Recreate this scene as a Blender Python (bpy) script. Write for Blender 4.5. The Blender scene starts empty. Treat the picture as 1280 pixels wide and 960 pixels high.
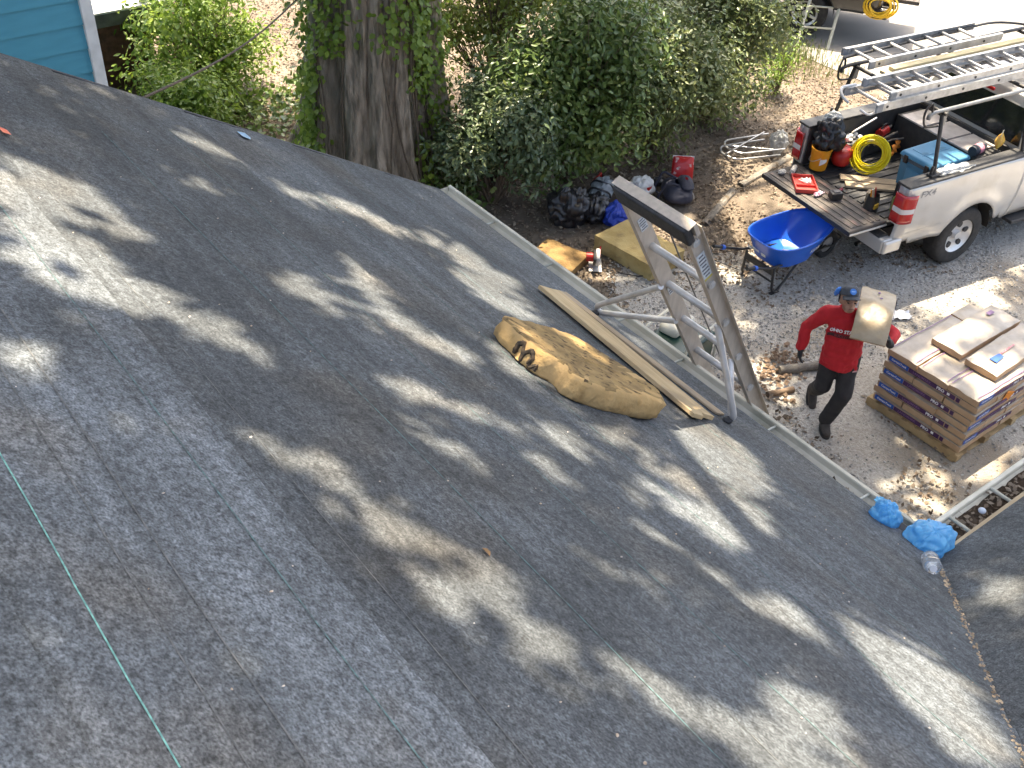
import bpy, bmesh, math, random
import numpy as np
from mathutils import Vector, Matrix, Euler, noise
from mathutils.bvhtree import BVHTree
random.seed(7)
RNG = np.random.default_rng(11)
R = math.radians
scene = bpy.context.scene
COL = scene.collection

# ---------------------------------------------------------------- camera
# x runs away from the eave (down the roof slope), y along the eave, z up; the photographer
# stands on the roof, eye 7.2 m above the ground.
CAM_H = 7.2
yaw, pitch, roll = R(39.81), R(39.317), R(3.606)
fw = Vector((math.sin(yaw)*math.cos(pitch), math.cos(yaw)*math.cos(pitch), -math.sin(pitch)))
r0 = Vector((math.cos(yaw), -math.sin(yaw), 0)); u0 = r0.cross(fw)
rt = math.cos(roll)*r0 + math.sin(roll)*u0
up = -math.sin(roll)*r0 + math.cos(roll)*u0
cam_data = bpy.data.cameras.new('camera')
cam_data.sensor_width = 36.0
cam_data.lens = 36.0*1337/1280
cam_data.clip_end = 1000
cam = bpy.data.objects.new('camera', cam_data); COL.objects.link(cam)
m = Matrix((rt, up, -fw)).transposed().to_4x4(); m.translation = (0, 0, CAM_H)
cam.matrix_world = m
scene.camera = cam

# ---------------------------------------------------------------- sky, sun, exposure
SUN_EL, SUN_AZ = R(70), math.atan2(.6, .8)         # azimuth from +y towards +x
SUN = Vector((math.sin(SUN_AZ)*math.cos(SUN_EL), math.cos(SUN_AZ)*math.cos(SUN_EL), math.sin(SUN_EL)))
world = bpy.data.worlds.new('World'); scene.world = world; world.use_nodes = True
wn = world.node_tree; bg = wn.nodes['Background']
sky = wn.nodes.new('ShaderNodeTexSky'); sky.sky_type = 'NISHITA'; sky.sun_disc = False
sky.sun_elevation = SUN_EL; sky.sun_rotation = SUN_AZ; sky.air_density = .7; sky.dust_density = 5.0; sky.ozone_density = .3
wn.links.new(sky.outputs[0], bg.inputs[0]); bg.inputs[1].default_value = 0.15
sun_l = bpy.data.lights.new('sun', 'SUN'); sun_l.energy = 3.6; sun_l.angle = R(0.6); sun_l.color = (1, .87, .72)
sun_o = bpy.data.objects.new('sun', sun_l); COL.objects.link(sun_o)
sun_o.rotation_euler = (-SUN).to_track_quat('-Z', 'Y').to_euler(); sun_o.location = SUN*60
scene.view_settings.view_transform = 'Standard'; scene.view_settings.look = 'None'
scene.view_settings.use_white_balance = True; scene.view_settings.white_balance_temperature = 6900; scene.view_settings.white_balance_tint = 5
scene.view_settings.gamma = 1; scene.view_settings.use_curve_mapping = False
scene.view_settings.exposure = 2.32
scene.cycles.max_bounces = 6; scene.cycles.diffuse_bounces = 3; scene.cycles.glossy_bounces = 3
scene.cycles.transmission_bounces = 5; scene.cycles.transparent_max_bounces = 8
scene.cycles.use_denoising = True; scene.cycles.use_adaptive_sampling = True; scene.cycles.adaptive_threshold = .02

# ---------------------------------------------------------------- materials
_mats = {}
def mat(name, c1, c2=None, scale=8.0, rough=.7, metal=0.0, bump=0.0, bscale=None, detail=5.0,
        lo=.35, hi=.65, c3=None, scale3=2.0, stretch=None, rvar=0.0, spec=.5, coat=0.0, attr=None, dist=.01, lo3=.55, hi3=.75):
    """Procedural material: two colours mixed by noise, an optional third colour in larger blotches, bump."""
    if name in _mats: return _mats[name]
    m = bpy.data.materials.new(name); m.use_nodes = True; _mats[name] = m
    nt = m.node_tree; N = nt.nodes; L = nt.links; b = N['Principled BSDF']
    b.inputs['Roughness'].default_value = rough; b.inputs['Metallic'].default_value = metal
    b.inputs['Specular IOR Level'].default_value = spec
    if coat: b.inputs['Coat Weight'].default_value = coat; b.inputs['Coat Roughness'].default_value = .08
    tc = N.new('ShaderNodeTexCoord'); mp = N.new('ShaderNodeMapping')
    L.new(tc.outputs['Object'], mp.inputs[0])
    if stretch: mp.inputs['Scale'].default_value = stretch
    if c2 is None: c2 = tuple(min(1, v*.8) for v in c1)
    nz = N.new('ShaderNodeTexNoise'); nz.inputs['Scale'].default_value = scale; nz.inputs['Detail'].default_value = detail
    L.new(mp.outputs[0], nz.inputs[0])
    rp = N.new('ShaderNodeValToRGB'); rp.color_ramp.elements[0].position = lo; rp.color_ramp.elements[1].position = hi
    rp.color_ramp.elements[0].color = (*c1, 1); rp.color_ramp.elements[1].color = (*c2, 1)
    L.new(nz.outputs['Fac'], rp.inputs[0]); col = rp.outputs[0]
    if c3 is not None:
        n3 = N.new('ShaderNodeTexNoise'); n3.inputs['Scale'].default_value = scale3; n3.inputs['Detail'].default_value = 4
        L.new(tc.outputs['Object'], n3.inputs[0])
        r3 = N.new('ShaderNodeMapRange'); r3.inputs[1].default_value = lo3; r3.inputs[2].default_value = hi3
        L.new(n3.outputs['Fac'], r3.inputs[0])
        mx = N.new('ShaderNodeMix'); mx.data_type = 'RGBA'; L.new(r3.outputs[0], mx.inputs[0])
        L.new(col, mx.inputs[6]); mx.inputs[7].default_value = (*c3, 1); col = mx.outputs[2]
    if attr:   # brightness jitter from a per-piece attribute
        at = N.new('ShaderNodeAttribute'); at.attribute_name = 'rnd'
        hs = N.new('ShaderNodeHueSaturation')
        mr = N.new('ShaderNodeMapRange'); mr.inputs[3].default_value = 1-attr; mr.inputs[4].default_value = 1+attr
        L.new(at.outputs['Fac'], mr.inputs[0]); L.new(mr.outputs[0], hs.inputs['Value'])
        L.new(col, hs.inputs['Color']); col = hs.outputs[0]
    if rvar:
        rr = N.new('ShaderNodeMapRange'); rr.inputs[3].default_value = rough-rvar; rr.inputs[4].default_value = rough+rvar
        L.new(nz.outputs['Fac'], rr.inputs[0]); L.new(rr.outputs[0], b.inputs['Roughness'])
    L.new(col, b.inputs['Base Color'])
    if bump:
        nb = N.new('ShaderNodeTexNoise'); nb.inputs['Scale'].default_value = bscale or scale*3; nb.inputs['Detail'].default_value = 4
        L.new(mp.outputs[0], nb.inputs[0])
        bp = N.new('ShaderNodeBump'); bp.inputs['Strength'].default_value = bump; bp.inputs['Distance'].default_value = dist
        L.new(nb.outputs['Fac'], bp.inputs['Height']); L.new(bp.outputs[0], b.inputs['Normal'])
    return m

def leaf_mat(name, cols, trans=.35, rough=.45, spec=.4):
    """Leaf: colour picked per leaf from a ramp by the 'rnd' attribute, part translucent."""
    if name in _mats: return _mats[name]
    m = bpy.data.materials.new(name); m.use_nodes = True; _mats[name] = m
    nt = m.node_tree; N = nt.nodes; L = nt.links; b = N['Principled BSDF']; out = N['Material Output']
    at = N.new('ShaderNodeAttribute'); at.attribute_name = 'rnd'
    rp = N.new('ShaderNodeValToRGB'); e = rp.color_ramp.elements
    while len(e) < len(cols): e.new(.5)
    for i, c in enumerate(cols): e[i].position = i/(len(cols)-1); e[i].color = (*c, 1)
    L.new(at.outputs['Fac'], rp.inputs[0]); L.new(rp.outputs[0], b.inputs['Base Color'])
    b.inputs['Roughness'].default_value = rough; b.inputs['Specular IOR Level'].default_value = spec
    tr = N.new('ShaderNodeBsdfTranslucent'); hs = N.new('ShaderNodeHueSaturation'); hs.inputs['Value'].default_value = 1.5; hs.inputs['Hue'].default_value = .485
    L.new(rp.outputs[0], hs.inputs['Color']); L.new(hs.outputs[0], tr.inputs[0])
    ms = N.new('ShaderNodeMixShader'); ms.inputs[0].default_value = trans
    L.new(b.outputs[0], ms.inputs[1]); L.new(tr.outputs[0], ms.inputs[2]); L.new(ms.outputs[0], out.inputs[0])
    return m

# ---------------------------------------------------------------- mesh helpers
def T(x=0, y=0, z=0, rx=0, ry=0, rz=0):
    return Matrix.Translation((x, y, z)) @ Euler((rx, ry, rz)).to_matrix().to_4x4()

class MB:
    """Collects shapes and links them as ONE mesh object."""
    def __init__(s): s.v = []; s.f = []; s.mi = []; s.cur = 0
    def add(s, vs, fs, M=None):
        o = len(s.v)
        s.v += [tuple(M @ Vector(p)) for p in vs] if M is not None else [tuple(p) for p in vs]
        s.f += [tuple(i+o for i in f) for f in fs]; s.mi += [s.cur]*len(fs); return s
    def box(s, c, d, M=None, taper=1.0):
        x, y, z = d[0]/2, d[1]/2, d[2]/2; t = taper
        vs = [(-x,-y,-z),(x,-y,-z),(x,y,-z),(-x,y,-z),(-x*t,-y*t,z),(x*t,-y*t,z),(x*t,y*t,z),(-x*t,y*t,z)]
        vs = [(p[0]+c[0], p[1]+c[1], p[2]+c[2]) for p in vs]
        return s.add(vs, [(3,2,1,0),(4,5,6,7),(0,1,5,4),(1,2,6,5),(2,3,7,6),(3,0,4,7)], M)
    def tube(s, pts, r, n=8, cap=True, M=None, closed=False):
        pts = [Vector(p) for p in pts]; k = len(pts); rs = r if isinstance(r, (list, tuple)) else [r]*k
        vs = []; fs = []; prev = None
        for i, p in enumerate(pts):
            if closed: d = pts[(i+1) % k]-pts[i-1]
            else: d = pts[min(i+1, k-1)]-pts[max(i-1, 0)]
            d.normalize()
            if prev is None:
                a = Vector((0, 0, 1)) if abs(d.z) < .9 else Vector((1, 0, 0)); u = d.cross(a).normalized()
            else: u = (prev-d*prev.dot(d)).normalized()
            prev = u; w = d.cross(u)
            for j in range(n):
                t = 2*math.pi*j/n; vs.append(p+(u*math.cos(t)+w*math.sin(t))*rs[i])
        for i in range(k if closed else k-1):
            i2 = (i+1) % k
            for j in range(n):
                j2 = (j+1) % n; fs.append((i*n+j, i*n+j2, i2*n+j2, i2*n+j))
        if cap and not closed: fs.append(tuple(range(n))[::-1]); fs.append(tuple((k-1)*n+j for j in range(n)))
        return s.add(vs, fs, M)
    def lathe(s, prof, n=20, M=None, sx=1, sy=1, cap=True):
        vs = []; fs = []; k = len(prof)
        for (r, z) in prof:
            for j in range(n):
                t = 2*math.pi*j/n; vs.append((r*math.cos(t)*sx, r*math.sin(t)*sy, z))
        for i in range(k-1):
            for j in range(n):
                j2 = (j+1) % n; fs.append((i*n+j, i*n+j2, (i+1)*n+j2, (i+1)*n+j))
        if cap and prof[0][0] > 1e-4: fs.append(tuple(range(n))[::-1])
        if cap and prof[-1][0] > 1e-4: fs.append(tuple((k-1)*n+j for j in range(n)))
        return s.add(vs, fs, M)
    def prism(s, poly, h, M=None):           # polygon in xy, extruded 0..h in z
        n = len(poly); vs = [(x, y, 0) for x, y in poly]+[(x, y, h) for x, y in poly]
        fs = [tuple(range(n))[::-1], tuple(range(n, 2*n))]+[(i, (i+1) % n, n+(i+1) % n, n+i) for i in range(n)]
        return s.add(vs, fs, M)
    def sheet(s, prof, y0, y1, t=.002, M=None, caps=True):   # open profile in xz given thickness, extruded along y
        P = [Vector((p[0], p[1])) for p in prof]; k = len(P); off = []
        for i in range(k):
            d = (P[min(i+1, k-1)]-P[max(i-1, 0)]).normalized(); off.append(P[i]+Vector((-d.y, d.x))*t)
        ring = [tuple(p) for p in P]+[tuple(p) for p in off[::-1]]; n = len(ring)
        vs = [(x, y0, z) for x, z in ring]+[(x, y1, z) for x, z in ring]
        fs = [(i, (i+1) % n, n+(i+1) % n, n+i) for i in range(n)]
        if caps:
            for i in range(k-1):
                a, b2, c, d = i, i+1, n-2-i, n-1-i
                fs.append((a, b2, c, d)); fs.append((n+d, n+c, n+b2, n+a))
        return s.add(vs, fs, M)
    def grid(s, fn, nu, nv, M=None, wrapu=False):
        vs = [fn(i/(nu if wrapu else nu-1), j/(nv-1)) for j in range(nv) for i in range(nu)]; fs = []
        for j in range(nv-1):
            for i in range(nu if wrapu else nu-1):
                i2 = (i+1) % nu; fs.append((j*nu+i, j*nu+i2, (j+1)*nu+i2, (j+1)*nu+i))
        return s.add(vs, fs, M)
    def ball(s, c, r, M=None, n=12, k=8):
        rx, ry, rz = r if isinstance(r, (tuple, list)) else (r, r, r)
        pr = [(math.sin(math.pi*i/k), -math.cos(math.pi*i/k)) for i in range(k+1)]
        pr[0] = (1e-5, -1); pr[-1] = (1e-5, 1)
        Mm = Matrix.Translation(c) @ Matrix.Diagonal((rx, ry, rz, 1))
        return s.lathe(pr, n, (M @ Mm) if M is not None else Mm)
    def build(s, name, mats, parent=None, smooth=False, bev=0, seg=2, M=None, ang=None, recalc=True):
        me = bpy.data.meshes.new(name); me.from_pydata(s.v, [], s.f)
        mats = mats if isinstance(mats, (list, tuple)) else [mats]
        for q in mats: me.materials.append(q)
        if len(mats) > 1: me.polygons.foreach_set('material_index', s.mi)
        if recalc:
            bm = bmesh.new(); bm.from_mesh(me); bmesh.ops.recalc_face_normals(bm, faces=bm.faces); bm.to_mesh(me); bm.free()
        if smooth:
            me.polygons.foreach_set('use_smooth', [True]*len(me.polygons))
            me.set_sharp_from_angle(angle=R(ang or 40))
        o = bpy.data.objects.new(name, me); COL.objects.link(o)
        if parent is not None: o.parent = parent
        if M is not None: o.matrix_basis = M
        if bev:
            b = o.modifiers.new('bevel', 'BEVEL'); b.width = bev; b.segments = seg; b.limit_method = 'ANGLE'; b.angle_limit = R(35)
        return o

def tag(o, label=None, cat=None, group=None, kind=None):
    if label: o['label'] = label
    if cat: o['category'] = cat
    if group: o['group'] = group
    if kind: o['kind'] = kind
    return o
def thing(name, label, cat, loc=(0, 0, 0), rz=0, group=None, rot=None):
    o = bpy.data.objects.new(name, None); COL.objects.link(o); o.empty_display_size = .1
    o.location = loc; o.rotation_euler = rot or (0, 0, rz)
    return tag(o, label, cat, group)
def copy_tree(o, parent=None):
    c = o.copy(); COL.objects.link(c); c.parent = parent
    for ch in o.children: copy_tree(ch, c)
    return c
def text_mesh(s, size, bold=0.0):
    cu = bpy.data.curves.new('t', 'FONT'); cu.body = s; cu.size = size; cu.align_x = 'CENTER'; cu.align_y = 'CENTER'; cu.offset = bold; cu.resolution_u = 2
    ob = bpy.data.objects.new('t', cu); COL.objects.link(ob)
    dg = bpy.context.evaluated_depsgraph_get(); me = bpy.data.meshes.new_from_object(ob.evaluated_get(dg))
    v = [tuple(p.co) for p in me.vertices]; f = [tuple(p.vertices) for p in me.polygons]
    bpy.data.objects.remove(ob); bpy.data.curves.remove(cu); bpy.data.meshes.remove(me)
    return v, f
def text_obj(s, size, M, m, parent, name='lettering', bold=.0, sx=1.0):
    v, f = text_mesh(s, size, bold); b = MB(); b.add([(x*sx, y, z) for x, y, z in v], f)
    return b.build(name, m, parent, M=M, recalc=False)

def leaves(name, P, Nn, size, m, parent=None, aspect=.5, fold=.25, rnd=None, droop=None, quad=False):
    """P (n,3) bases, Nn (n,3) facing; one mesh of leaf blades with a per-leaf 'rnd' attribute."""
    n = len(P); Nn = Nn/np.maximum(np.linalg.norm(Nn, axis=1, keepdims=True), 1e-6)
    a = RNG.normal(size=(n, 3))
    if droop is not None: a = a+np.array([0, 0, -droop])
    t = a-(a*Nn).sum(1, keepdims=True)*Nn; t /= np.linalg.norm(t, axis=1, keepdims=True)
    b = np.cross(Nn, t); L = size[:, None]; W = L*aspect*.5
    if quad:
        V = np.stack([P, P+t*L*.5+b*W, P+t*L, P+t*L*.5-b*W], 1); k = 4
        F = np.arange(n)[:, None]*4+np.array([0, 1, 2, 0, 2, 3]); nf = 2
    else:
        c = P+t*L*.45-Nn*L*fold*.35
        V = np.stack([P, P+t*L*.35+b*W, P+t*L*.72+b*W*.72, P+t*L-Nn*L*.08, P+t*L*.72-b*W*.72, P+t*L*.35-b*W, c], 1); k = 7
        F = np.arange(n)[:, None]*7+np.array([6, 0, 1, 6, 1, 2, 6, 2, 3, 6, 3, 4, 6, 4, 5, 6, 5, 0])[None, ::-1]; nf = 6
    me = bpy.data.meshes.new(name)
    me.vertices.add(n*k); me.vertices.foreach_set('co', V.reshape(-1).astype(np.float32))
    me.loops.add(n*nf*3); me.loops.foreach_set('vertex_index', F.reshape(-1).astype(np.int32))
    me.polygons.add(n*nf); me.polygons.foreach_set('loop_start', np.arange(0, n*nf*3, 3, dtype=np.int32))
    if not quad: me.polygons.foreach_set('use_smooth', [True]*(n*nf))
    me.update(calc_edges=True)
    at = me.attributes.new('rnd', 'FLOAT', 'POINT')
    at.data.foreach_set('value', np.repeat(RNG.random(n) if rnd is None else rnd, k).astype(np.float32))
    me.materials.append(m)
    o = bpy.data.objects.new(name, me); COL.objects.link(o)
    if parent is not None: o.parent = parent
    return o
def lump(x, y, z, s=1.0, k=3):
    return noise.fractal(Vector((x*s, y*s, z*s)), 1.0, 2.0, k)
# ================================================================ GROUND
m_soil = mat('soil', (.165, .130, .098), (.088, .068, .050), 5, .95, bump=.6, bscale=30, c3=(.21, .175, .135), scale3=.5, dist=.03, lo3=.45, hi3=.7)
m_drive = mat('driveway_sand', (.50, .475, .43), (.29, .268, .238), 34, .95, detail=10, lo=.33, hi=.72, bump=.9, bscale=60, c3=(.31, .262, .205), scale3=.8, dist=.02, lo3=.46, hi3=.66)
m_road = mat('road_asphalt', (.26, .24, .215), (.21, .195, .175), 1.2, .9, bump=.3, bscale=150, c3=(.18, .17, .155), scale3=.35, dist=.008)
b = MB()
def gfn(u, v):
    x = -90+u*200; y = -80+v*200
    return (x, y, 0)
b.grid(gfn, 3, 3); tag(b.build('ground', m_soil), kind='structure')
# gravel drive: irregular sheet with gentle relief, tucked under the litter at its edge
b = MB()
def drive_edge(x): return 7.15+.45*math.sin(x*.9)+.30*math.sin(x*2.3+1)+.18*lump(x, 3, 0, 1.7)+max(0, (x-11))*.42
b.grid(lambda u, v: ((x := 4.9+u*11.6), (y := -14+v*(drive_edge(x)+14)), .006+.022*max(0, lump(x, y, 0, .8))*(1 if .02 < v < .985 and .01 < u < .99 else 0)), 80, 120)
tag(b.build('driveway', m_drive, smooth=True), kind='structure')
b = MB()
b.grid(lambda u, v: (15.6+.25*math.sin(v*60*.7)*(1-u)+u*14, -50+v*110, .012), 4, 140)
tag(b.build('road', m_road), kind='structure')
# timber edging half sunk between drive and leaves
m_stone = mat('weathered_timber', (.22, .20, .175), (.14, .125, .105), 12, .9, bump=.6, bscale=40, stretch=(1, 5, 5), c3=(.12, .09, .06), scale3=6)
ed = [((9.75, 7.95), (10.75, 8.38), 'grey weathered edging timber half sunk beside the dark backpack'),
      ((10.95, 8.42), (12.2, 8.62), 'pale edging timber half sunk in leaves beside the truck tailgate')]
for (a, c, lb) in ed:
    d = Vector((c[0]-a[0], c[1]-a[1], 0)); L_ = d.length
    b = MB(); b.grid(lambda u, v: ((u-.5)*L_, .055*math.cos(v*2*math.pi)*(1+.12*lump(u*5, v*3, a[0])), .012+.035*math.sin(v*2*math.pi)+.006*lump(u*9, v*4, 1)), 18, 11)
    o = b.build('edging_timber', m_stone, smooth=True); o.location = ((a[0]+c[0])/2, (a[1]+c[1])/2, 0); o.rotation_euler = (R(2), 0, math.atan2(d.y, d.x)); tag(o, lb, 'timber', 'edging timbers')

# loose stones on the drive, leaf litter under the shrubs
def scatter_stones(n, fn, smin, smax, name, m, label, cat):
    P = np.array([fn() for _ in range(n)]); s = RNG.uniform(smin, smax, n)
    base = np.array([[1,0,.1],[.3,.9,.2],[-.8,.6,0],[-.9,-.5,.15],[.2,-1,0],[.05,.1,.75],[.4,-.3,.6]])
    fc = np.array([[5,0,1],[5,1,2],[5,2,3],[6,0,5],[6,5,3],[6,3,4],[6,4,0]])
    ang = RNG.uniform(0, 6.28, n); c, sn = np.cos(ang), np.sin(ang)
    bb = base[None]*s[:, None, None]*RNG.uniform(.6, 1.3, (n, 7, 1))
    V = np.stack([bb[..., 0]*c[:, None]-bb[..., 1]*sn[:, None], bb[..., 0]*sn[:, None]+bb[..., 1]*c[:, None], bb[..., 2]], -1)+P[:, None, :]
    F = (np.arange(n)[:, None, None]*7+fc[None]).reshape(-1, 3)
    me = bpy.data.meshes.new(name); me.from_pydata(V.reshape(-1, 3).tolist(), [], F.tolist())
    at = me.attributes.new('rnd', 'FLOAT', 'POINT'); at.data.foreach_set('value', np.repeat(RNG.random(n), 7).astype(np.float32))
    me.materials.append(m); o = bpy.data.objects.new(name, me); COL.objects.link(o); return tag(o, label, cat, kind='stuff')
m_peb = mat('gravel_stone', (.42, .405, .38), (.27, .255, .235), 30, .9, attr=.5)
def drive_pt():
    while True:
        x = random.uniform(5.2, 15.4); y = random.uniform(1.5, 9.5)
        if y < drive_edge(x)+.2 and random.random() < .25+.75*(lump(x, y, 2, .6) > -.05)*(1 if y > 4.8 else .3): return (x, y, .012)
scatter_stones(26000, drive_pt, .006, .019, 'gravel', m_peb, 'pale loose gravel spread over the sandy drive', 'gravel')
m_litter = leaf_mat('dead_leaf', [(.075, .054, .038), (.15, .11, .078), (.22, .17, .125), (.32, .265, .20), (.12, .09, .066)], trans=.12, rough=.7, spec=.2)
def litter(n, fn, name, label, smin=.04, smax=.10):
    P = np.array([fn() for _ in range(n)]); N_ = RNG.normal(size=(n, 3))*.45+np.array([0, 0, 1]); P[:, 2] += RNG.uniform(.008, .03, n)
    return tag(leaves(name, P, N_, RNG.uniform(smin, smax, n), m_litter, aspect=.6, quad=True), label, 'leaves', kind='stuff')
def lit_pt():
    while True:
        x = random.uniform(3.5, 15.2); y = random.uniform(6.6, 21)
        if y > drive_edge(x)+random.gauss(-.1, .28) and lump(x, y, 5, .9) > -.55: return (x, y, 0)
litter(70000, lit_pt, 'leaf_litter', 'brown dead leaves littering the soil under the shrubs', .028, .07)
def stray_pt():
    while True:
        x = random.uniform(5.5, 15); y = random.uniform(2, 8)
        if lump(x, y, 9, .7) > .12+random.uniform(-.1, .25): return (x, y, .012)
litter(5200, stray_pt, 'stray_leaves', 'drifts of dead leaves blown across the gravel drive', .03, .08)
m_chip = mat('wood_chip', (.24, .165, .11), (.15, .10, .065), 20, .9, attr=.35)
def chip_pt():
    c = random.choice([(8.05, 5.35, .40), (8.05, 5.2, .3), (8.4, 5.35, .25)]); return (random.gauss(c[0], c[2]*.5), random.gauss(c[1], c[2]*.5), random.uniform(.01, .05))
scatter_stones(170, chip_pt, .012, .04, 'rotten_wood_chips', m_chip, 'crumbled orange brown wood chips on the drive behind the ladder', 'wood chips')
# grass tufts at the road edge
m_grass = leaf_mat('grass_blade', [(.10, .16, .04), (.18, .22, .07), (.28, .27, .12)], trans=.3)
def grass_pt():
    x = random.gauss(15.1, .4); return (x, random.gauss(11.6, .6), 0)
P = np.array([grass_pt() for _ in range(3200)]); N_ = RNG.normal(size=(3200, 3))*np.array([1, 1, .15])
a0 = RNG.uniform(.05, .16, 3200)
tag(leaves('grass', P, N_, a0, m_grass, aspect=.07, droop=-3.5), 'tufts of green grass along the edge of the street', 'grass', kind='stuff')

# ================================================================ HOUSE WITH THE FELTED ROOF
PITCH = R(30.4); TP = math.tan(PITCH); XE, YR, ZE = 4.25, 6.17, 3.0     # eave x, rake y, eave height
WT = .763; YW = 1.50                                                     # wing roof slope and its eave line
house = thing('roofed_house', 'house whose grey felted roof fills the foreground, with gutter along the eave', 'house')
m_wall = mat('house_wall', (.62, .60, .54), (.55, .53, .48), 3, .8, bump=.1)
m_ply = mat('roof_sheathing', (.42, .30, .18), (.32, .22, .13), 4, .85, stretch=(1, 6, 1))
m_trim = mat('fascia_paint', (.55, .54, .47), (.42, .42, .36), 6, .75, c3=(.24, .20, .14), scale3=5, bump=.1)
b = MB(); b.box((-1.2, -1.0, 1.45), (10.5, 14.0, 2.9)); b.build('wall', m_wall, house)
b = MB(); b.box((7.0, -2.0, 1.4), (5.4, 6.4, 2.8)); b.build('wall', m_wall, house)
def rp(s, y, h=0):      # point on the main roof: s metres up the slope from the eave, h above the sheathing
    return (XE-s*math.cos(PITCH)-0+h*math.sin(PITCH), y, ZE+s*math.sin(PITCH)+h*math.cos(PITCH))
def vy(s):              # y of the valley at slope distance s
    z = s*math.sin(PITCH); return YW-z/WT
SMAX = 9.2
roof = MB()
roof.add([rp(-.03, YW-.05, -.006), rp(-.03, YR, -.006), rp(SMAX, YR, -.006), rp(SMAX, vy(SMAX), -.006),
          rp(-.03, YW-.05, -.05), rp(-.03, YR, -.05), rp(SMAX, YR, -.05), rp(SMAX, vy(SMAX), -.05)],
         [(0, 1, 2, 3), (7, 6, 5, 4), (0, 4, 5, 1), (1, 5, 6, 2), (2, 6, 7, 3), (3, 7, 4, 0)])
roof = roof.build('roof', m_ply, house)
# back slope beyond the ridge
xr, _, zr = rp(SMAX, 0); b = MB(); b.add([(xr, YR, zr), (xr, -8, zr), (xr-7, -8, zr-7*TP), (xr-7, YR, zr-7*TP)], [(0, 1, 2, 3)]); b.build('back_slope', mat('old_shingle', (.10, .10, .105)), house)
def felt_material():
    m = bpy.data.materials.new('roofing_felt'); m.use_nodes = True; nt = m.node_tree; N = nt.nodes; L = nt.links; p = N['Principled BSDF']
    tc = N.new('ShaderNodeTexCoord'); oi = N.new('ShaderNodeAttribute'); oi.attribute_name = 'tint'
    def nz(sc, det, stretch=None, dist=0):
        mp = N.new('ShaderNodeMapping'); L.new(tc.outputs['Object'], mp.inputs[0])
        if stretch: mp.inputs['Scale'].default_value = stretch
        n = N.new('ShaderNodeTexNoise'); n.inputs['Scale'].default_value = sc; n.inputs['Detail'].default_value = det; n.inputs['Distortion'].default_value = dist
        L.new(mp.outputs[0], n.inputs[0]); return n.outputs['Fac']
    def mr(s, a, b_, c, d):
        r = N.new('ShaderNodeMapRange'); r.inputs[1].default_value = a; r.inputs[2].default_value = b_; r.inputs[3].default_value = c; r.inputs[4].default_value = d; L.new(s, r.inputs[0]); return r.outputs[0]
    def mul(a, b_, op='MULTIPLY'):
        q = N.new('ShaderNodeMath'); q.operation = op; L.new(a, q.inputs[0]); L.new(b_, q.inputs[1]); return q.outputs[0]
    fine = mr(nz(150, 5, (1, .75, 1)), .3, .7, .40, 1.66)             # fibre speckle
    mid = mr(nz(44, 7, (1, .8, 1), .5), .32, .68, .58, 1.46)          # cloudy mottling
    big = mr(nz(2.2, 5), .35, .65, .78, 1.2)
    strk = mul(mr(nz(7, 5, (1, .07, 1), .4), .3, .7, .78, 1.24), mr(nz(26, 4, (1, .05, 1), .3), .3, .7, .86, 1.15))   # long streaks along the roll
    v = mul(mul(mul(fine, mid), strk), mul(big, oi.outputs['Fac']))
    mx = N.new('ShaderNodeMix'); mx.data_type = 'RGBA'; mx.inputs[6].default_value = (.083, .092, .101, 1); mx.inputs[7].default_value = (.094, .087, .077, 1)
    L.new(mr(nz(1.6, 5), .5, .72, 0, .85), mx.inputs[0])
    vm = N.new('ShaderNodeVectorMath'); vm.operation = 'SCALE'; L.new(mx.outputs[2], vm.inputs[0]); L.new(v, vm.inputs['Scale'])
    L.new(vm.outputs[0], p.inputs['Base Color']); p.inputs['Roughness'].default_value = .78; p.inputs['Specular IOR Level'].default_value = .45
    bp = N.new('ShaderNodeBump'); bp.inputs['Strength'].default_value = .5; bp.inputs['Distance'].default_value = .004; L.new(mul(nz(140, 3), nz(16, 4), 'ADD'), bp.inputs['Height'])
    L.new(bp.outputs[0], p.inputs['Normal']); return m
m_felt = felt_material()
def tint(o, v):
    a = o.data.attributes.new('tint', 'FLOAT', 'POINT'); a.data.foreach_set('value', [v]*len(o.data.vertices)); return o
# courses of felt, each lower edge lapping over the course below
edges = [-.035]+[.58+.845*k for k in range(11)]
tints = [.98, .86, 1.06, .86, .82, 1.28, .98, 1.18, .9, 1.0, 1.1]
def felt_h(s, y, k=None):
    if k is None: k = max(i for i in range(len(edges)) if edges[i] <= s)
    v = (s-edges[k])/.9
    return .016*(1-min(1, max(0, v)))+.004+.0035*lump(y*1.0, s*3, k*7.7, 1.3)+.0028*math.sin(s*46+2*lump(y, s, k, .6))*max(0, lump(y, s, k+20, .7))*2
for k in range(len(edges)-1):
    s0, s1 = edges[k], edges[k+1]+.07
    if k == len(edges)-2: s1 = edges[-1]
    b = MB(); nu, nv = 110, 19
    def fn(u, v, s0=s0, s1=s1, k=k):
        s = s0+(s1-s0)*v; ya = vy(max(s, 0))-.0; y = ya+(YR+.02-ya)*u
        wob = .010*lump(y, k*3.1, 0, .9) if v < .01 else 0
        return rp(s+wob, y, felt_h(s, y, k)+(.005*max(0, lump(y, k*5, 3, 1.8)) if v < .06 else 0))
    b.grid(fn, nu, nv)
    # turned-down lower edge gives the lap its thickness
    n0 = len(b.v); low = [b.v[i] for i in range(nu)]
    nrm = Vector((math.sin(PITCH), 0, math.cos(PITCH)))
    b.add(low+[tuple(Vector(p)-nrm*(.0165 if k else .03)) for p in low], [(i, nu+i, nu+i+1, i+1) for i in range(nu-1)])
    o = b.build('felt_strip', m_felt, roof, smooth=True, ang=60); tint(o, tints[k])
    if k == 5: o['label'] = 'paler grey felt strip lapping over darker felt'
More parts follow.
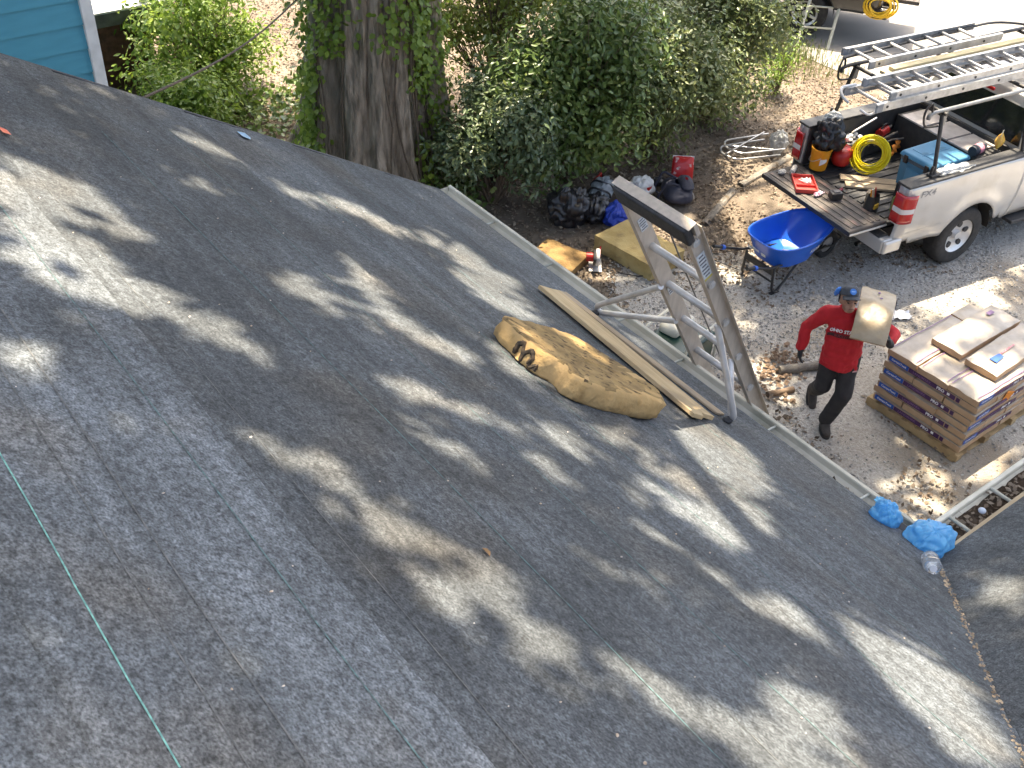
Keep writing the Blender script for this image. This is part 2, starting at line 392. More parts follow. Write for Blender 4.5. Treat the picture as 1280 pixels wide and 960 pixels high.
# chalk lines snapped along the felt
m_chalk = mat('chalk_green', (.22, .50, .43), (.12, .27, .25), 60, .9, lo=.35, hi=.62)
m_chalk2 = mat('chalk_faded', (.13, .235, .235), (.09, .115, .12), 40, .9, lo=.38, hi=.6)
m_lapline = mat('lap_line_grey', (.10, .105, .108), (.17, .17, .168), 30, .9, lo=.42, hi=.6)
for s, y0, y1, w, mm in [(4.655, 1.18, 2.30, .0044, m_chalk), (4.13, .55, 4.6, .0046, m_chalk2), (3.195, -.5, 5.2, .0048, m_chalk2), (2.62, .0, 5.6, .0044, m_chalk2),
                         (4.40, .6, 4.9, .0042, m_lapline), (4.52, .5, 3.2, .0036, m_lapline), (3.83, .4, 5.0, .0036, m_lapline), (2.95, .2, 5.4, .0036, m_lapline), (2.14, .4, 5.8, .004, m_lapline), (2.05, .4, 5.8, .004, m_lapline), (1.30, .8, 5.9, .0036, m_lapline),
                         (1.86, .2, 5.9, .0048, m_chalk2), (1.25, .5, 5.7, .0042, m_chalk2), (.72, .9, 5.8, .0042, m_chalk2), (5.3, 1.0, 4.8, .0042, m_chalk2)]:
    b = MB(); n = 160
    b.grid(lambda u, v: rp(s+w*(v-.5)+.004*lump(u*3, s, 0, 1), y0+(y1-y0)*u, felt_h(s, y0+(y1-y0)*u)+.0020), n, 2)
    b.build('chalk_line', mm, roof)
# wing roof on the right, sloping towards us, its felt laps run along x
wing = MB(); WS = 5.2
def wp(x, q, h=0):      # q = horizontal distance in from the wing eave
    return (x, YW-q, ZE+q*WT+h)
def vx(q): return XE-(q*WT)/TP
wing.add([wp(XE-.02, 0, -.05), wp(9.6, 0, -.05), wp(9.6, WS, -.05), wp(vx(WS), WS, -.05), wp(XE-.02, 0, -.012), wp(9.6, 0, -.012), wp(9.6, WS, -.012), wp(vx(WS), WS, -.012)],
         [(3, 2, 1, 0), (4, 5, 6, 7), (0, 1, 5, 4), (1, 2, 6, 5), (2, 3, 7, 6), (3, 0, 4, 7)])
wing = wing.build('wing_roof', m_ply, house)
we = [-.03, .50, 1.18, 1.86, 2.54, 3.3, 4.2, 5.2]
for k in range(7):
    b = MB()
    b.grid(lambda u, v: wp(vx(max(we[k]+(we[k+1]+.06-we[k])*v, 0))-.06+(9.6-vx(0)+1.5)*u*1.0, we[k]+(we[k+1]+.06-we[k])*v, .006+.009*(1-v)+.004*lump(u*9, v, k, 1.1)), 60, 6)
    o = b.build('felt_strip', m_felt, wing, smooth=True); tint(o, [.80, .84, .78, .86, .8, .85, .8][k])
# closed valley: felt folded up a hand's width, with grit caught in it
b = MB()
b.grid(lambda u, v: ((p := rp((s := .1+u*5.5), vy(s)+.02+.10*v, .020-.012*v)), (p[0]+(0 if v > .5 else .0), p[1], p[2]))[1], 40, 4)
tint(b.build('felt_strip', m_felt, roof, smooth=True), .8)
m_grit = mat('valley_grit', (.46, .36, .24), (.28, .2, .13), 40, .95, attr=.4)
def grit_pt():
    s = random.uniform(.15, 5.0); p = rp(s, vy(s)+random.gauss(.03, .012), .02); return p
g = scatter_stones(700, grit_pt, .003, .009, 'valley_grit', m_grit, 'thin line of tan grit caught in the roof valley', 'grit')
def speck_pt():
    s = random.uniform(.2, 5.0); return rp(s, random.uniform(vy(s)+.1, 6.0), .018)
m_speck = mat('pale_debris', (.62, .55, .48), (.45, .33, .22), 50, .9, attr=.3)
scatter_stones(230, speck_pt, .002, .0055, 'roof_debris', m_speck, 'tiny pale crumbs scattered over the roof felt', 'debris')
# fascia boards and gutters
b = MB(); b.box((XE-.045, (YW+YR)/2, ZE-.12), (.025, YR-YW-.1, .18)); b.build('fascia', m_trim, house)
b = MB(); b.box((7.0, YW-.05, ZE-.13), (5.1, .025, .18)); b.build('fascia', m_trim, house)
b = MB()
for (a0_, a1_) in ((0, 9.2),):
    p = [rp(a0_-.05, YR+.03, .012), rp(a1_, YR+.03, .012), rp(a1_, YR+.03, -.15), rp(a0_-.05, YR+.03, -.15)]
    q = [(x, y+.03, z) for x, y, z in p]; b.add(p+q, [(0, 1, 2, 3), (7, 6, 5, 4), (0, 4, 5, 1), (1, 5, 6, 2), (2, 6, 7, 3), (3, 7, 4, 0)])
b.build('rake_board', mat('rake_trim', (.10, .10, .105), (.07, .07, .075), 8, .8), house)
m_gut = mat('gutter_paint', (.76, .71, .58), (.60, .56, .45), 7, .5, bump=.15, bscale=30, c3=(.34, .33, .25), scale3=4, lo3=.58, hi3=.8, stretch=(1, .35, 1))
m_debris = mat('gutter_sludge', (.10, .065, .04), (.05, .035, .022), 25, .95, bump=.7, bscale=60, dist=.02)
m_ferr = mat('ferrule', (.52, .52, .46), (.36, .36, .30), 14, .45, metal=.3)
GP = [(0, .0), (0, -.085), (.090, -.085), (.108, -.065), (.136, -.040), (.140, -.006), (.156, .004), (.150, .014), (.132, .010), (.128, .0)]
gx = XE+.012; gz = ZE-.025
gut = MB().sheet([(gx+x, gz+z) for x, z in GP], YW+.16, YR+.05, .0025).build('gutter', m_gut, house, smooth=True, ang=30)
b = MB(); b.prism([(gx+x, gz+z) for x, z in [(.0, 0), (.0, -.105), (.085, -.105), (.10, -.075), (.128, -.045), (.132, 0)]], .003, M=Matrix(((1,0,0,0),(0,0,-1,YR+.052),(0,1,0,0),(0,0,0,1)))); b.build('end_cap', m_gut, gut)
for y in (2.05, 2.75, 3.55, 4.1, 4.9, 5.6):
    b = MB(); b.tube([(gx+.002, y, gz-.008), (gx+.128, y, gz-.010)], .009, 8); b.build('ferrule', m_ferr, gut, smooth=True)
for y in (2.62, 4.42):
    b = MB(); b.sheet([(gx+x*1.02-.001, gz+z*1.02) for x, z in GP[1:8]], y, y+.035, .004); b.build('joint_band', m_gut, gut)
b = MB(); b.grid(lambda u, v: (gx+.006+v*.050, YW+.2+u*1.9, gz-.088+.035*(1-v)+.03*lump(u*14, v, 0, 1.0)), 70, 5)
tag(b.build('gutter_sludge', m_debris, gut, smooth=True), kind='stuff')
# wing gutter, wider, packed with wet leaves; ferrules span it
Mw = Matrix(((0, 1, 0, 0), (1, 0, 0, 0), (0, 0, 1, 0), (0, 0, 0, 1)))
wy = YW+.016
gut2 = MB().sheet([(wy+x*1.18, gz+z) for x, z in GP], XE+.15, 9.7, .0025, M=Mw).build('gutter', m_gut, house, smooth=True, ang=30)
for x in (4.62, 5.02, 5.42, 5.82, 6.22, 6.62, 7.2, 7.8, 8.4):
    b = MB(); b.tube([(x, wy+.002, gz-.006), (x, wy+.152, gz-.008)], .011, 8); b.build('ferrule', m_ferr, gut2, smooth=True)
b = MB(); b.grid(lambda u, v: (XE+.2+u*5.2, wy+.006+v*.135, gz-.05+.02*lump(u*40, v*2, 2, 1.0)), 130, 6); tag(b.build('gutter_sludge', m_debris, gut2, smooth=True), kind='stuff')
m_batten = mat('drip_batten', (.50, .40, .26), (.36, .27, .16), 9, .8, stretch=(.3, 3, 3))
b = MB(); b.box((6.9, YW+.012, ZE-.006), (5.1, .030, .030)); b.build('drip_batten', m_batten, house)
b = MB(); b.box((XE+.008, (YW+YR)/2+.1, ZE-.028), (.016, YR-YW-.2, .020)); b.build('drip_batten', m_batten, house)
def gl_pt():
    if random.random() < .55: return (random.uniform(XE+.2, 7), wy+random.uniform(.02, .13), gz-.04)
    return (gx+random.uniform(.005, .06), random.choice([random.uniform(1.8, 3.2), random.uniform(1.8, 3.2), random.uniform(1.8, 6)]), gz-.055)
litter(900, gl_pt, 'gutter_leaves', 'wet brown leaves packed in the roof gutters', .02, .05)

# ================================================================ BLUE NEIGHBOUR HOUSE
nb = thing('blue_house', 'neighbouring house with blue lap siding, white corner board and a porch', 'house', (2.80, 9.55, 0))
m_blue = mat('blue_siding', (.075, .31, .41), (.065, .28, .37), 3, .55, bump=.06, bscale=40, stretch=(1, 1, 6), c3=(.09, .33, .42), scale3=1.5)
m_white = mat('white_trim', (.74, .73, .70), (.62, .61, .58), 9, .6, bump=.05)
m_deck = mat('porch_board_paint', (.62, .62, .60), (.50, .50, .48), 8, .6, bump=.1, stretch=(1, 5, 1))
m_rim = mat('porch_rim', (.15, .155, .14), (.10, .10, .09), 8, .8)
m_brick = mat('porch_skirt', (.16, .075, .05), (.09, .045, .03), 14, .9, bump=.5)
b = MB(); b.box((-5, 4.0, 2.9), (10, 8, 5.8)); b.build('wall', mat('house_core', (.05, .19, .27)), nb)
ex = .215
bd = MB(); bd.add([(-10, -.006, 0), (-.004, -.006, 0), (-.004, -.006, ex+.02), (-10, -.006, ex+.02), (-10, -.040, 0), (-.004, -.040, 0), (-.004, -.012, ex+.02), (-10, -.012, ex+.02)],
                  [(0, 1, 2, 3), (7, 6, 5, 4), (0, 4, 5, 1), (1, 5, 6, 2), (2, 6, 7, 3), (3, 7, 4, 0)])
bo = bd.build('siding_board', m_blue, nb)
for i in range(22):
    o = bo if i == 0 else bo.copy()
    if i: COL.objects.link(o); o.parent = nb
    o.location = (0, 0, .5+i*ex)
b = MB(); b.box((.04, -.035, 3.0), (.10, .07, 5.6)); b.build('corner_board', m_white, nb, bev=.004)
b = MB(); b.box((.065, .055, 3.0), (.05, .10, 5.6)); b.build('corner_board', m_white, nb, bev=.004)
# porch reaching out on the far side
pz = 1.25
pf = MB(); pf.box((1.5, 8.35, pz-.12), (3.0, 4.5, .20)); pf = pf.build('porch_floor', m_rim, nb)
for i in range(13):
    b = MB(); b.box((1.52, 6.22+i*.345, pz), (3.06, .335, .03)); b.build('floor_board', m_deck, pf, bev=.003)
b = MB(); b.box((1.45, 8.35, .5), (2.7, 4.2, 1.02)); b.build('porch_skirt', m_brick, nb)
b = MB(); b.box((2.85, 6.3, 2.5), (.12, .12, 2.5)); b.build('porch_post', m_white, nb, bev=.006)
b = MB(); b.box((2.85, 10.4, 2.5), (.12, .12, 2.5)); b.build('porch_post', m_white, nb, bev=.006)
b = MB(); b.prism([(-10.2, 5.8), (.3, 5.8), (-4.95, 8.6)], 9, M=Matrix(((1,0,0,0),(0,0,1,-.4),(0,1,0,0),(0,0,0,1)))); b.build('roof', mat('dark_shingle', (.09, .09, .095)), nb)
# ================================================================ TREES AND SHRUBS
# openings cut in the unseen crown to place the sun patches: ellipses in sun-projected ground coordinates (centre, two half axes)
GAPS = [
    (.80, -.55, .10, -.20, -.20, -.08), (.55, -.30, .10, -.14, -.12, -.08), (1.55, .15, .10, -.14, -.10, -.07), (.95, .30, .10, -.12, -.09, -.07), (1.75, .75, .08, -.14, -.10, -.08), (1.45, 1.25, .08, -.12, -.10, -.08),
    (-0.3, 2.4, 0.04, -0.51, -0.22, -0.46), (-0.19, 1.91, 0.07, -0.27, -0.13, -0.22), (-0.7, 1.24, 0.07, -0.07, -0.06, -0.12), (-0.01, 1.89, 0.08, -0.21, -0.08, -0.12),
    (0.15, 1.61, 0.15, -0.08, -0.09, -0.13), (0.05, 2.76, 0.14, -0.16, -0.08, -0.15), (0.8, 2.27, 0.1, -0.16, -0.1, -0.14), (1.22, 2.39, -0.01, -0.34, -0.14, -0.16),
    (1.31, 2.72, 0.09, -0.07, -0.09, -0.11), (2.24, 3.75, 0.09, -0.06, -0.11, -0.14), (0.83, 3.44, 0.11, -0.02, -0.06, -0.1), (1.24, 3.69, 0.08, -0.03, -0.06, -0.09),
    (0.01, 0.8, 0.13, -0.07, -0.08, -0.09), (0.11, 0.47, 0.1, -0.13, -0.09, -0.08), (0.32, 0.3, 0.12, -0.09, -0.07, -0.06), (0.16, 0.07, 0.14, -0.15, -0.1, -0.07),
    (0.2, -0.2, 0.06, -0.06, -0.05, -0.04), (-0.05, -0.07, 0.06, -0.06, -0.03, -0.02), (1.78, 2.03, 0.11, -0.13, -0.12, -0.11), (2.67, 1.4, 0.09, -0.29, -0.34, -0.22),
    (2.14, 0.86, 0.07, -0.19, -0.19, -0.11), (1.99, 1.05, 0.09, -0.07, -0.09, -0.07), (1.04, -0.4, -0.0, -0.2, -0.23, -0.08), (1.97, -0.27, -0.02, -0.34, -0.31, -0.09),
    (1.73, -0.14, -0.03, -0.13, -0.1, -0.04), (-0.74, 0.01, 0.07, -0.08, -0.03, -0.04), (2.66, 3.56, 0.11, -0.33, -0.19, -0.19), (2.43, 3.01, 0.12, -0.24, -0.17, -0.16),
    (0.87, 1.43, 0.13, -0.14, -0.09, -0.09), (0.7, 1.05, 0.06, -0.18, -0.08, -0.07), (1.36, 0.5, 0.06, -0.1, -0.08, -0.05), (1.99, 3.9, 0.14, -0.14, -0.12, -0.16),
    (1.63, 3.83, 0.11, -0.08, -0.09, -0.13), (1.3, 4.27, 0.15, -0.09, -0.09, -0.14), (0.08, 2.42, 0.08, -0.11, -0.05, -0.09), (1.15, 0.93, 0.05, -0.09, -0.06, -0.05),
    (1.36, 1.99, 0.08, -0.12, -0.09, -0.09), (1.87, 1.41, 0.07, -0.12, -0.09, -0.07), (-0.45, 1.93, 0.06, -0.21, -0.1, -0.2), (3.24, 0.06, -0.08, -0.17, -0.18, -0.04),
    (2.88, -0.19, -0.03, -0.06, -0.07, -0.02), (3.5, 0.34, 0.06, -0.05, -0.07, -0.02), (7.64, 7.75, 0.14, -0.26, -0.24, -0.13), (8.96, 8.02, -0.11, -0.44, -0.21, -0.1),
    (7.64, 3.01, 0.11, -0.25, -0.43, -0.08), (7.89, 3.43, 0.42, -0.07, -0.34, -0.06), (8.05, 2.72, 0.46, -0.04, -0.16, -0.02), (8.2, 3.21, 0.02, -0.17, -0.16, -0.02),
    (11.21, 5.1, 0.13, -0.21, -0.2, -0.07), (11.41, 4.78, 0.07, -0.29, -0.19, -0.04), (8.04, 5.32, 0.07, -0.31, -0.22, -0.08), (11.14, 7.71, -0.04, -0.64, -0.28, -0.13),
    (9.92, 7.39, -0.31, -0.59, -0.22, -0.04), (9.16, 6.89, 0.08, -0.39, -0.2, -0.08), (7.9, 4.89, 0.06, -0.17, -0.16, -0.05), (7.55, 3.8, 0.04, -0.17, -0.13, -0.02),
    (10.54, 14.98, -0.35, -1.48, -0.87, -0.75), (8.91, 16.58, 0.35, -1.07, -1.1, -1.09), (7.9, 16.74, 0.13, -0.91, -0.9, -1.15), (6.82, 14.39, 0.41, -0.79, -0.46, -0.46),
    (6.19, 16.18, 0.47, -1.39, -1.26, -1.87), (7.89, 17.61, 0.38, -1.1, -0.92, -1.23), (13.68, 9.51, -0.08, -0.43, -0.46, -0.19), (12.29, 8.48, 0.01, -0.3, -0.26, -0.07),
    (11.38, 14.7, -0.08, -0.81, -0.92, -0.75), (12.44, 5.07, 0.17, -0.24, -0.26, -0.1), (10.77, 4.71, 0.05, -0.15, -0.14, -0.03), (7.9, 6.26, 0.0, -0.26, -0.15, -0.05),
    (8.47, 6.24, 0.1, -0.29, -0.16, -0.05), (9.08, 3.17, 0.1, -0.22, -0.16, -0.01), (11.13, 6.81, 0.13, -0.34, -0.38, -0.12), (10.73, 6.23, 0.05, -0.28, -0.21, -0.07),
    (12.93, 6.76, -0.04, -0.55, -0.55, -0.18), (9.83, 6.48, 0.05, -0.34, -0.4, -0.19), (11.4, 5.2, 0.86, -0.1, -0.34, -0.46), (6.99, 8.61, -0.0, -0.95, -0.82, -0.44),
    (6.56, 10.39, -0.03, -0.79, -0.67, -0.67), (6.84, 7.89, -0.03, -0.46, -0.54, -0.38), (8.73, 3.13, 0.02, -0.34, -0.31, -0.03), (8.7, 3.76, 0.42, 0.01, 0.05, 0.19),
    (9.15, 3.78, 0.09, -0.23, -0.22, -0.05), (9.49, 8.42, -0.1, -0.54, -0.55, -0.27), (11.03, 8.46, -0.06, -0.63, -0.86, -0.49), (2.35, 2.18, 0.07, -0.38, -0.1, -0.05),
    (3.46, 2.9, -0.0, -0.46, -0.09, -0.04),
]

m_bark = mat('oak_bark', (.43, .35, .265), (.19, .15, .108), 6, .92, bump=1.0, bscale=11, stretch=(2.2, 2.2, .55), detail=9, c3=(.25, .22, .17), scale3=2.0, dist=.06)
m_twig = mat('twig_bark', (.16, .12, .085), (.10, .075, .05), 14, .9, bump=.4)
m_oakleaf = leaf_mat('oak_leaf', [(.045, .085, .02), (.06, .11, .025), (.085, .13, .03)], trans=.3)
TX, TY = 6.62, 11.15
oak = thing('oak_tree', 'huge oak with furrowed grey brown trunk rising behind the roof corner', 'tree', (0, 0, 0))
def lobes(t): return 1+.10*math.cos(3*t+.6)+.07*math.cos(5*t+1.9)+.05*math.cos(9*t)+.03*math.cos(14*t+2)
b = MB()
def trunk_fn(u, v):
    z = -.15+v*6.2; t = u*2*math.pi
    flare = .74+.40*math.exp(-max(z, 0)*1.1)+.05*math.exp(-(z-6)**2)
    rr = flare*(1+(lobes(t+.06*z)-1)*(1.0+.7*math.exp(-max(z, 0)*.9))*(1.15 if z < 4 else .7))
    rr *= 1-.10*max(0, math.cos(6*t+.12*z+.5*lump(z, 0, 0, .5)))**10-.14*max(0, math.cos(2*t-1.1+.1*z))**34
    rg = 1-abs(lump(math.cos(t)*4.2, math.sin(t)*4.2, z*.22, 1.5, 2)); rr *= 1-.075*max(0, rg-.55)/.45
    rr += .030*lump(math.cos(t)*6, math.sin(t)*6, z*.9, 1.7, 5)+.012*abs(lump(math.cos(t)*14, math.sin(t)*14, z*2.2, 1.5, 3))
    return (TX+.05*z*0+rr*math.cos(t), TY-.03*z+rr*math.sin(t), z)
b.grid(trunk_fn, 300, 120, wrapu=True)
b.build('trunk', m_bark, oak, smooth=True, ang=80)
# limbs and crown: a canopy spread over roof, drive and truck; its gaps are shaped to throw the sun patches
def sdir(P): return P[:, :2]-P[:, 2:3]/SUN.z*np.array([[SUN.x, SUN.y]])
clumps = []
while len(clumps) < 1350:
    sx, sy = random.uniform(-3.6, 14.0), random.uniform(-3.6, 15.0)
    z = random.uniform(11.4, 14.2)+1.8*max(0, 1-math.hypot(sx-3, sy-7)/7)
    if ((sx-4.6)/9.4)**2+((sy-5.4)/9.6)**2 > 1+.25*lump(sx, sy, 0, .3): continue
    if (sx > 6.2 or sy > 7.5) and random.random() < .34: continue
    clumps.append((sx+SUN.x/SUN.z*z, sy+SUN.y/SUN.z*z, z))
clumps = np.array(clumps)
per = 165
P = np.repeat(clumps, per, 0)+RNG.normal(size=(len(clumps)*per, 3))*np.array([.42, .42, .26])
S = sdir(P); keep = np.ones(len(P), bool); edge = 1+.12*RNG.normal(size=len(P))
for gi, (cx, cy, ax, ay, bx, by) in enumerate(GAPS):
    d = S-np.array([cx, cy]); det = ax*by-ay*bx
    if abs(det) < 1e-4: continue
    k1 = (d[:, 0]*by-d[:, 1]*bx)/det; k2 = (ax*d[:, 1]-ay*d[:, 0])/det
    keep &= (k1*k1+k2*k2) > (edge*(1.12 if gi in (6, 7, 44) or gi > 47 else 1.42))**2
keep &= RNG.random(len(P)) < .97
P = P[keep]
crown = leaves('crown', P, RNG.normal(size=P.shape)+np.array([0, 0, .9]), RNG.uniform(.14, .24, len(P)), m_oakleaf, oak, aspect=.62, quad=True)
crown['kind'] = 'stuff'
b = MB(); base = Vector((TX, TY-.17, 5.6))
for i in range(15):
    t = i/15*6.28+random.uniform(-.2, .2); rr = random.uniform(4.5, 9.5)
    tip = Vector((7.4+math.cos(t)*rr, 8.4+math.sin(t)*rr, random.uniform(11.8, 13.8)))
    if i % 5 == 4: tip = base+Vector((random.uniform(-2, 2), random.uniform(-2, 2), 9.2))
    p1 = base.lerp(tip, .33)+Vector((0, 0, 1.1)); p2 = base.lerp(tip, .67)+Vector((random.uniform(-.6, .6), random.uniform(-.6, .6), .9))
    pts = []
    for k in range(9):
        q = k/8; pts.append(((1-q)**3)*base+3*q*(1-q)**2*p1+3*q*q*(1-q)*p2+q**3*tip)
    b.tube(pts, [.26*(1-k/8)**1.1+.025 for k in range(9)], 8)
    for k in (3, 4, 5, 6, 7):
        c = pts[k]; e = c+Vector((random.uniform(-2, 2), random.uniform(-2, 2), random.uniform(.2, 1.2)))
        b.tube([c, c.lerp(e, .5)+Vector((0, 0, .2)), e], [.055, .035, .012], 5)
b.build('limb', m_bark, oak, smooth=True)

# vine climbing the oak
vine = thing('climbing_vine', 'bright green vine climbing both sides of the oak trunk', 'vine', (TX, TY, 0))
m_vine = leaf_mat('vine_leaf', [(.13, .20, .03), (.19, .28, .045), (.26, .35, .06), (.11, .17, .03)], trans=.38, rough=.4)
camdir = math.atan2(-TY, -TX)
vp, vn, vs = [], [], []
stems = MB()
for side, a_c, zlo, zhi, dens, spread in [(1, camdir+1.28, .2, 4.6, 1120, .30), (1, camdir+.95, 1.7, 5.0, 992, .40), (-1, camdir-1.25, .35, 4.8, 1248, .34), (-1, camdir-.85, .9, 2.1, 528, .20), (-1, camdir-.6, 2.2, 5, 768, .3), (1, camdir+.45, 2.3, 5.0, 672, .35), (1, camdir+.75, .5, 1.0, 60, .12), (-1, camdir-1.0, .0, 1.0, 160, .2)]:
    # camdir+ is clockwise seen from the camera's left
    for _ in range(dens):
        z = random.uniform(zlo, zhi); t = random.gauss(a_c+.10*lump(z, a_c, 0, 1.6), spread*.55); rr = .74+.40*math.exp(-z*1.1)
        rr = rr*lobes(t)+abs(random.gauss(.06, .11))
        vp.append((rr*math.cos(t), -.03*z+rr*math.sin(t), z)); vn.append((math.cos(t)+random.gauss(0, .5), math.sin(t)+random.gauss(0, .5), .5+random.gauss(0, .5))); vs.append(random.uniform(.05, .10))
    for k in range(3):
        pts = []
        for q in range(12):
            z = zlo*.2+(zhi-zlo*.2)*q/11; t = a_c+(k-1)*spread*.5+.2*lump(z, k, a_c, .8); rr = (.74+.40*math.exp(-z*1.1))*lobes(t)+.02; pts.append((rr*math.cos(t), -.03*z+rr*math.sin(t), z))
        stems.tube(pts, .012, 5)
stems.build('stem', m_twig, vine, smooth=True)
tag(leaves('foliage', np.array(vp), np.array(vn), np.array(vs), m_vine, vine, aspect=.8, droop=1.2), kind='stuff')

def shrub(name, label, cat, x, y, h, rx, ry, nleaf, lsize, lm, seed, aspect=.45, loose=.0, lob=14, zlow=.08, group=None, fill=.55):
    """Shrub: stems fanning from the base carry leafy clumps; leaves sit on and inside clumps, gaps between."""
    rs = random.Random(seed); t = thing(name, label, cat, (x, y, 0), 0, group)
    cl = []
    for i in range(lob):
        a = rs.uniform(0, 6.28); e = rs.random()**.6; z = h*(zlow+.06+(.80-zlow)*rs.random()**.95)
        prof = math.sin(math.pi*min(1, max(.12, (z/h)*.80+.16)))**.55
        cl.append((math.cos(a)*rx*e*.72*prof, math.sin(a)*ry*e*.72*prof, z, rs.uniform(.30, .50)*min(rx, ry)*1.15))
    st = MB()
    for (cx, cy, cz, cr) in cl:
        st.tube([(cx*.06, cy*.06, 0), (cx*.45, cy*.45, cz*.55), (cx, cy, cz)], [.022, .014, .005], 5)
        for q in range(3): st.tube([(cx*.45, cy*.45, cz*.55), (cx+rs.gauss(0, cr*.5), cy+rs.gauss(0, cr*.5), cz+rs.gauss(0, cr*.5))], [.009, .003], 4)
    st.build('stem', m_twig, t, smooth=True)
    w = np.array([c[3]**2 for c in cl]); w /= w.sum(); idx = RNG.choice(len(cl), nleaf, p=w); C = np.array(cl)[idx]
    d = RNG.normal(size=(nleaf, 3)); d /= np.linalg.norm(d, axis=1, keepdims=True)
    rad = C[:, 3]*np.clip(RNG.random(nleaf)**fill*(1.05+loose*RNG.normal(size=nleaf)), .1, 1.6)
    P = C[:, :3]+d*rad[:, None]*np.array([1, 1, .85]); P[:, 2] = np.maximum(P[:, 2], .03)
    Nn = d*.7+RNG.normal(size=(nleaf, 3))*.55+np.array([0, 0, .55])
    rnd = np.clip(.5+.25*RNG.normal(size=nleaf)+.18*(RNG.random(len(cl))[idx]-.5)*2, 0, 1)
    tag(leaves('foliage', P, Nn, RNG.uniform(.7, 1.25, nleaf)*lsize, lm, t, aspect=aspect, rnd=rnd, droop=.5), kind='stuff')
    return t
m_l1 = leaf_mat('glossy_grey_leaf', [(.085, .13, .06), (.12, .17, .08), (.155, .205, .095), (.22, .25, .13)], trans=.22, rough=.33, spec=.6)
m_l2 = leaf_mat('deep_green_leaf', [(.07, .12, .03), (.10, .16, .04), (.13, .195, .05), (.19, .24, .07)], trans=.28, rough=.35, spec=.55)
m_l3 = leaf_mat('olive_leaf', [(.085, .12, .042), (.125, .165, .058), (.165, .20, .07), (.22, .245, .095)], trans=.22, rough=.38, spec=.5)
m_l4 = leaf_mat('lime_leaf', [(.09, .17, .03), (.14, .235, .035), (.20, .30, .05), (.26, .33, .10)], trans=.35, rough=.42)
m_l5 = leaf_mat('airy_leaf', [(.11, .155, .03), (.16, .205, .04), (.23, .26, .065)], trans=.4)
shrub('shrub', 'grey green glossy shrub right of the oak, nearest the gutter end', 'shrub', 7.72, 9.9, 1.75, 1.0, .92, 10000, .085, m_l1, 1, lob=26)
shrub('shrub', 'tall dark green shrub behind the black bags', 'shrub', 8.95, 9.95, 2.8, 1.35, 1.2, 16500, .10, m_l2, 2, lob=36)
shrub('shrub', 'rounded olive green shrub behind the red snack bag', 'shrub', 10.5, 9.85, 2.25, 1.2, 1.12, 13500, .085, m_l3, 3, lob=30)
shrub('shrub', 'big dense shrub above the aluminium chair frame, next to the street', 'shrub', 12.05, 10.2, 2.35, 1.15, 1.15, 15000, .082, m_l3, 4, lob=34)
shrub('shrub', 'sunlit lime green shrub beside the blue house', 'shrub', 5.95, 15.0, 1.9, 1.3, 1.15, 8500, .10, m_l4, 5, lob=28)
shrub('shrub', 'small lime green shrub in front of the porch', 'shrub', 5.1, 13.6, 1.15, .8, .75, 3600, .09, m_l4, 6, lob=16)
shrub('sapling', 'airy yellow green sapling rising behind the dark shrubs', 'tree', 9.1, 11.6, 3.9, 1.7, 1.2, 9500, .085, m_l5, 7, lob=34, loose=.25, zlow=.35, fill=.8)
shrub('sapling', 'loose pale green sapling behind the rounded olive shrub', 'tree', 11.6, 12.3, 3.0, 1.2, 1.0, 4500, .085, m_l5, 8, lob=22, loose=.25, zlow=.3, fill=.8)
shrub('weed', 'wispy light green weed at the edge of the big dense shrub', 'weed', 13.75, 10.25, 1.05, .5, .5, 900, .06, m_l4, 9, lob=10, loose=.3)
# low ivy on the ground behind the rake
gp = []
while len(gp) < 5200:
    x = random.uniform(3.4, 7.6); y = random.uniform(9.6, 14.2)
    if lump(x, y, 1, .7) > -.25-.5*(y < 12.4) and math.hypot(x-TX, y-TY) > .9: gp.append((x, y, random.uniform(.05, .42)*(1+.6*lump(x, y, 3, .8))))
gp = np.array(gp); tag(leaves('ground_ivy', gp, RNG.normal(size=gp.shape)*.6+np.array([0, 0, 1]), RNG.uniform(.06, .12, len(gp)), m_l2, aspect=.7), 'low green ground cover between the rake and the oak', 'ground cover', kind='stuff')
# service cable from the rake to the oak
b = MB(); a_, c_ = Vector((2.0, 6.22, 4.26)), Vector((5.75, 11.05, 2.8))
b.tube([a_.lerp(c_, q/14)-Vector((0, 0, .12*math.sin(math.pi*q/14))) for q in range(15)], .009, 6)
tag(b.build('cable', mat('cable_brown', (.14, .10, .07), (.09, .07, .05), 20, .8), smooth=True), 'thin brown cable sagging from the roof edge to the oak', 'cable')
# ================================================================ THINGS ON THE ROOF
nrm = Vector((math.sin(PITCH), 0, math.cos(PITCH))); upv = Vector((-math.cos(PITCH), 0, math.sin(PITCH))); yv = Vector((0, 1, 0))
def roof_frame(s, y, ang=0, h=.014):
    """Matrix on the roof: local x along the eave (turned by ang), local y down the slope, z off the roof."""
    o = Vector(rp(s, y, h)); xa = yv*math.cos(ang)*-1+upv*math.sin(ang); ya = nrm.cross(xa)
    M = Matrix((xa, ya, nrm)).transposed().to_4x4(); M.translation = o; return M
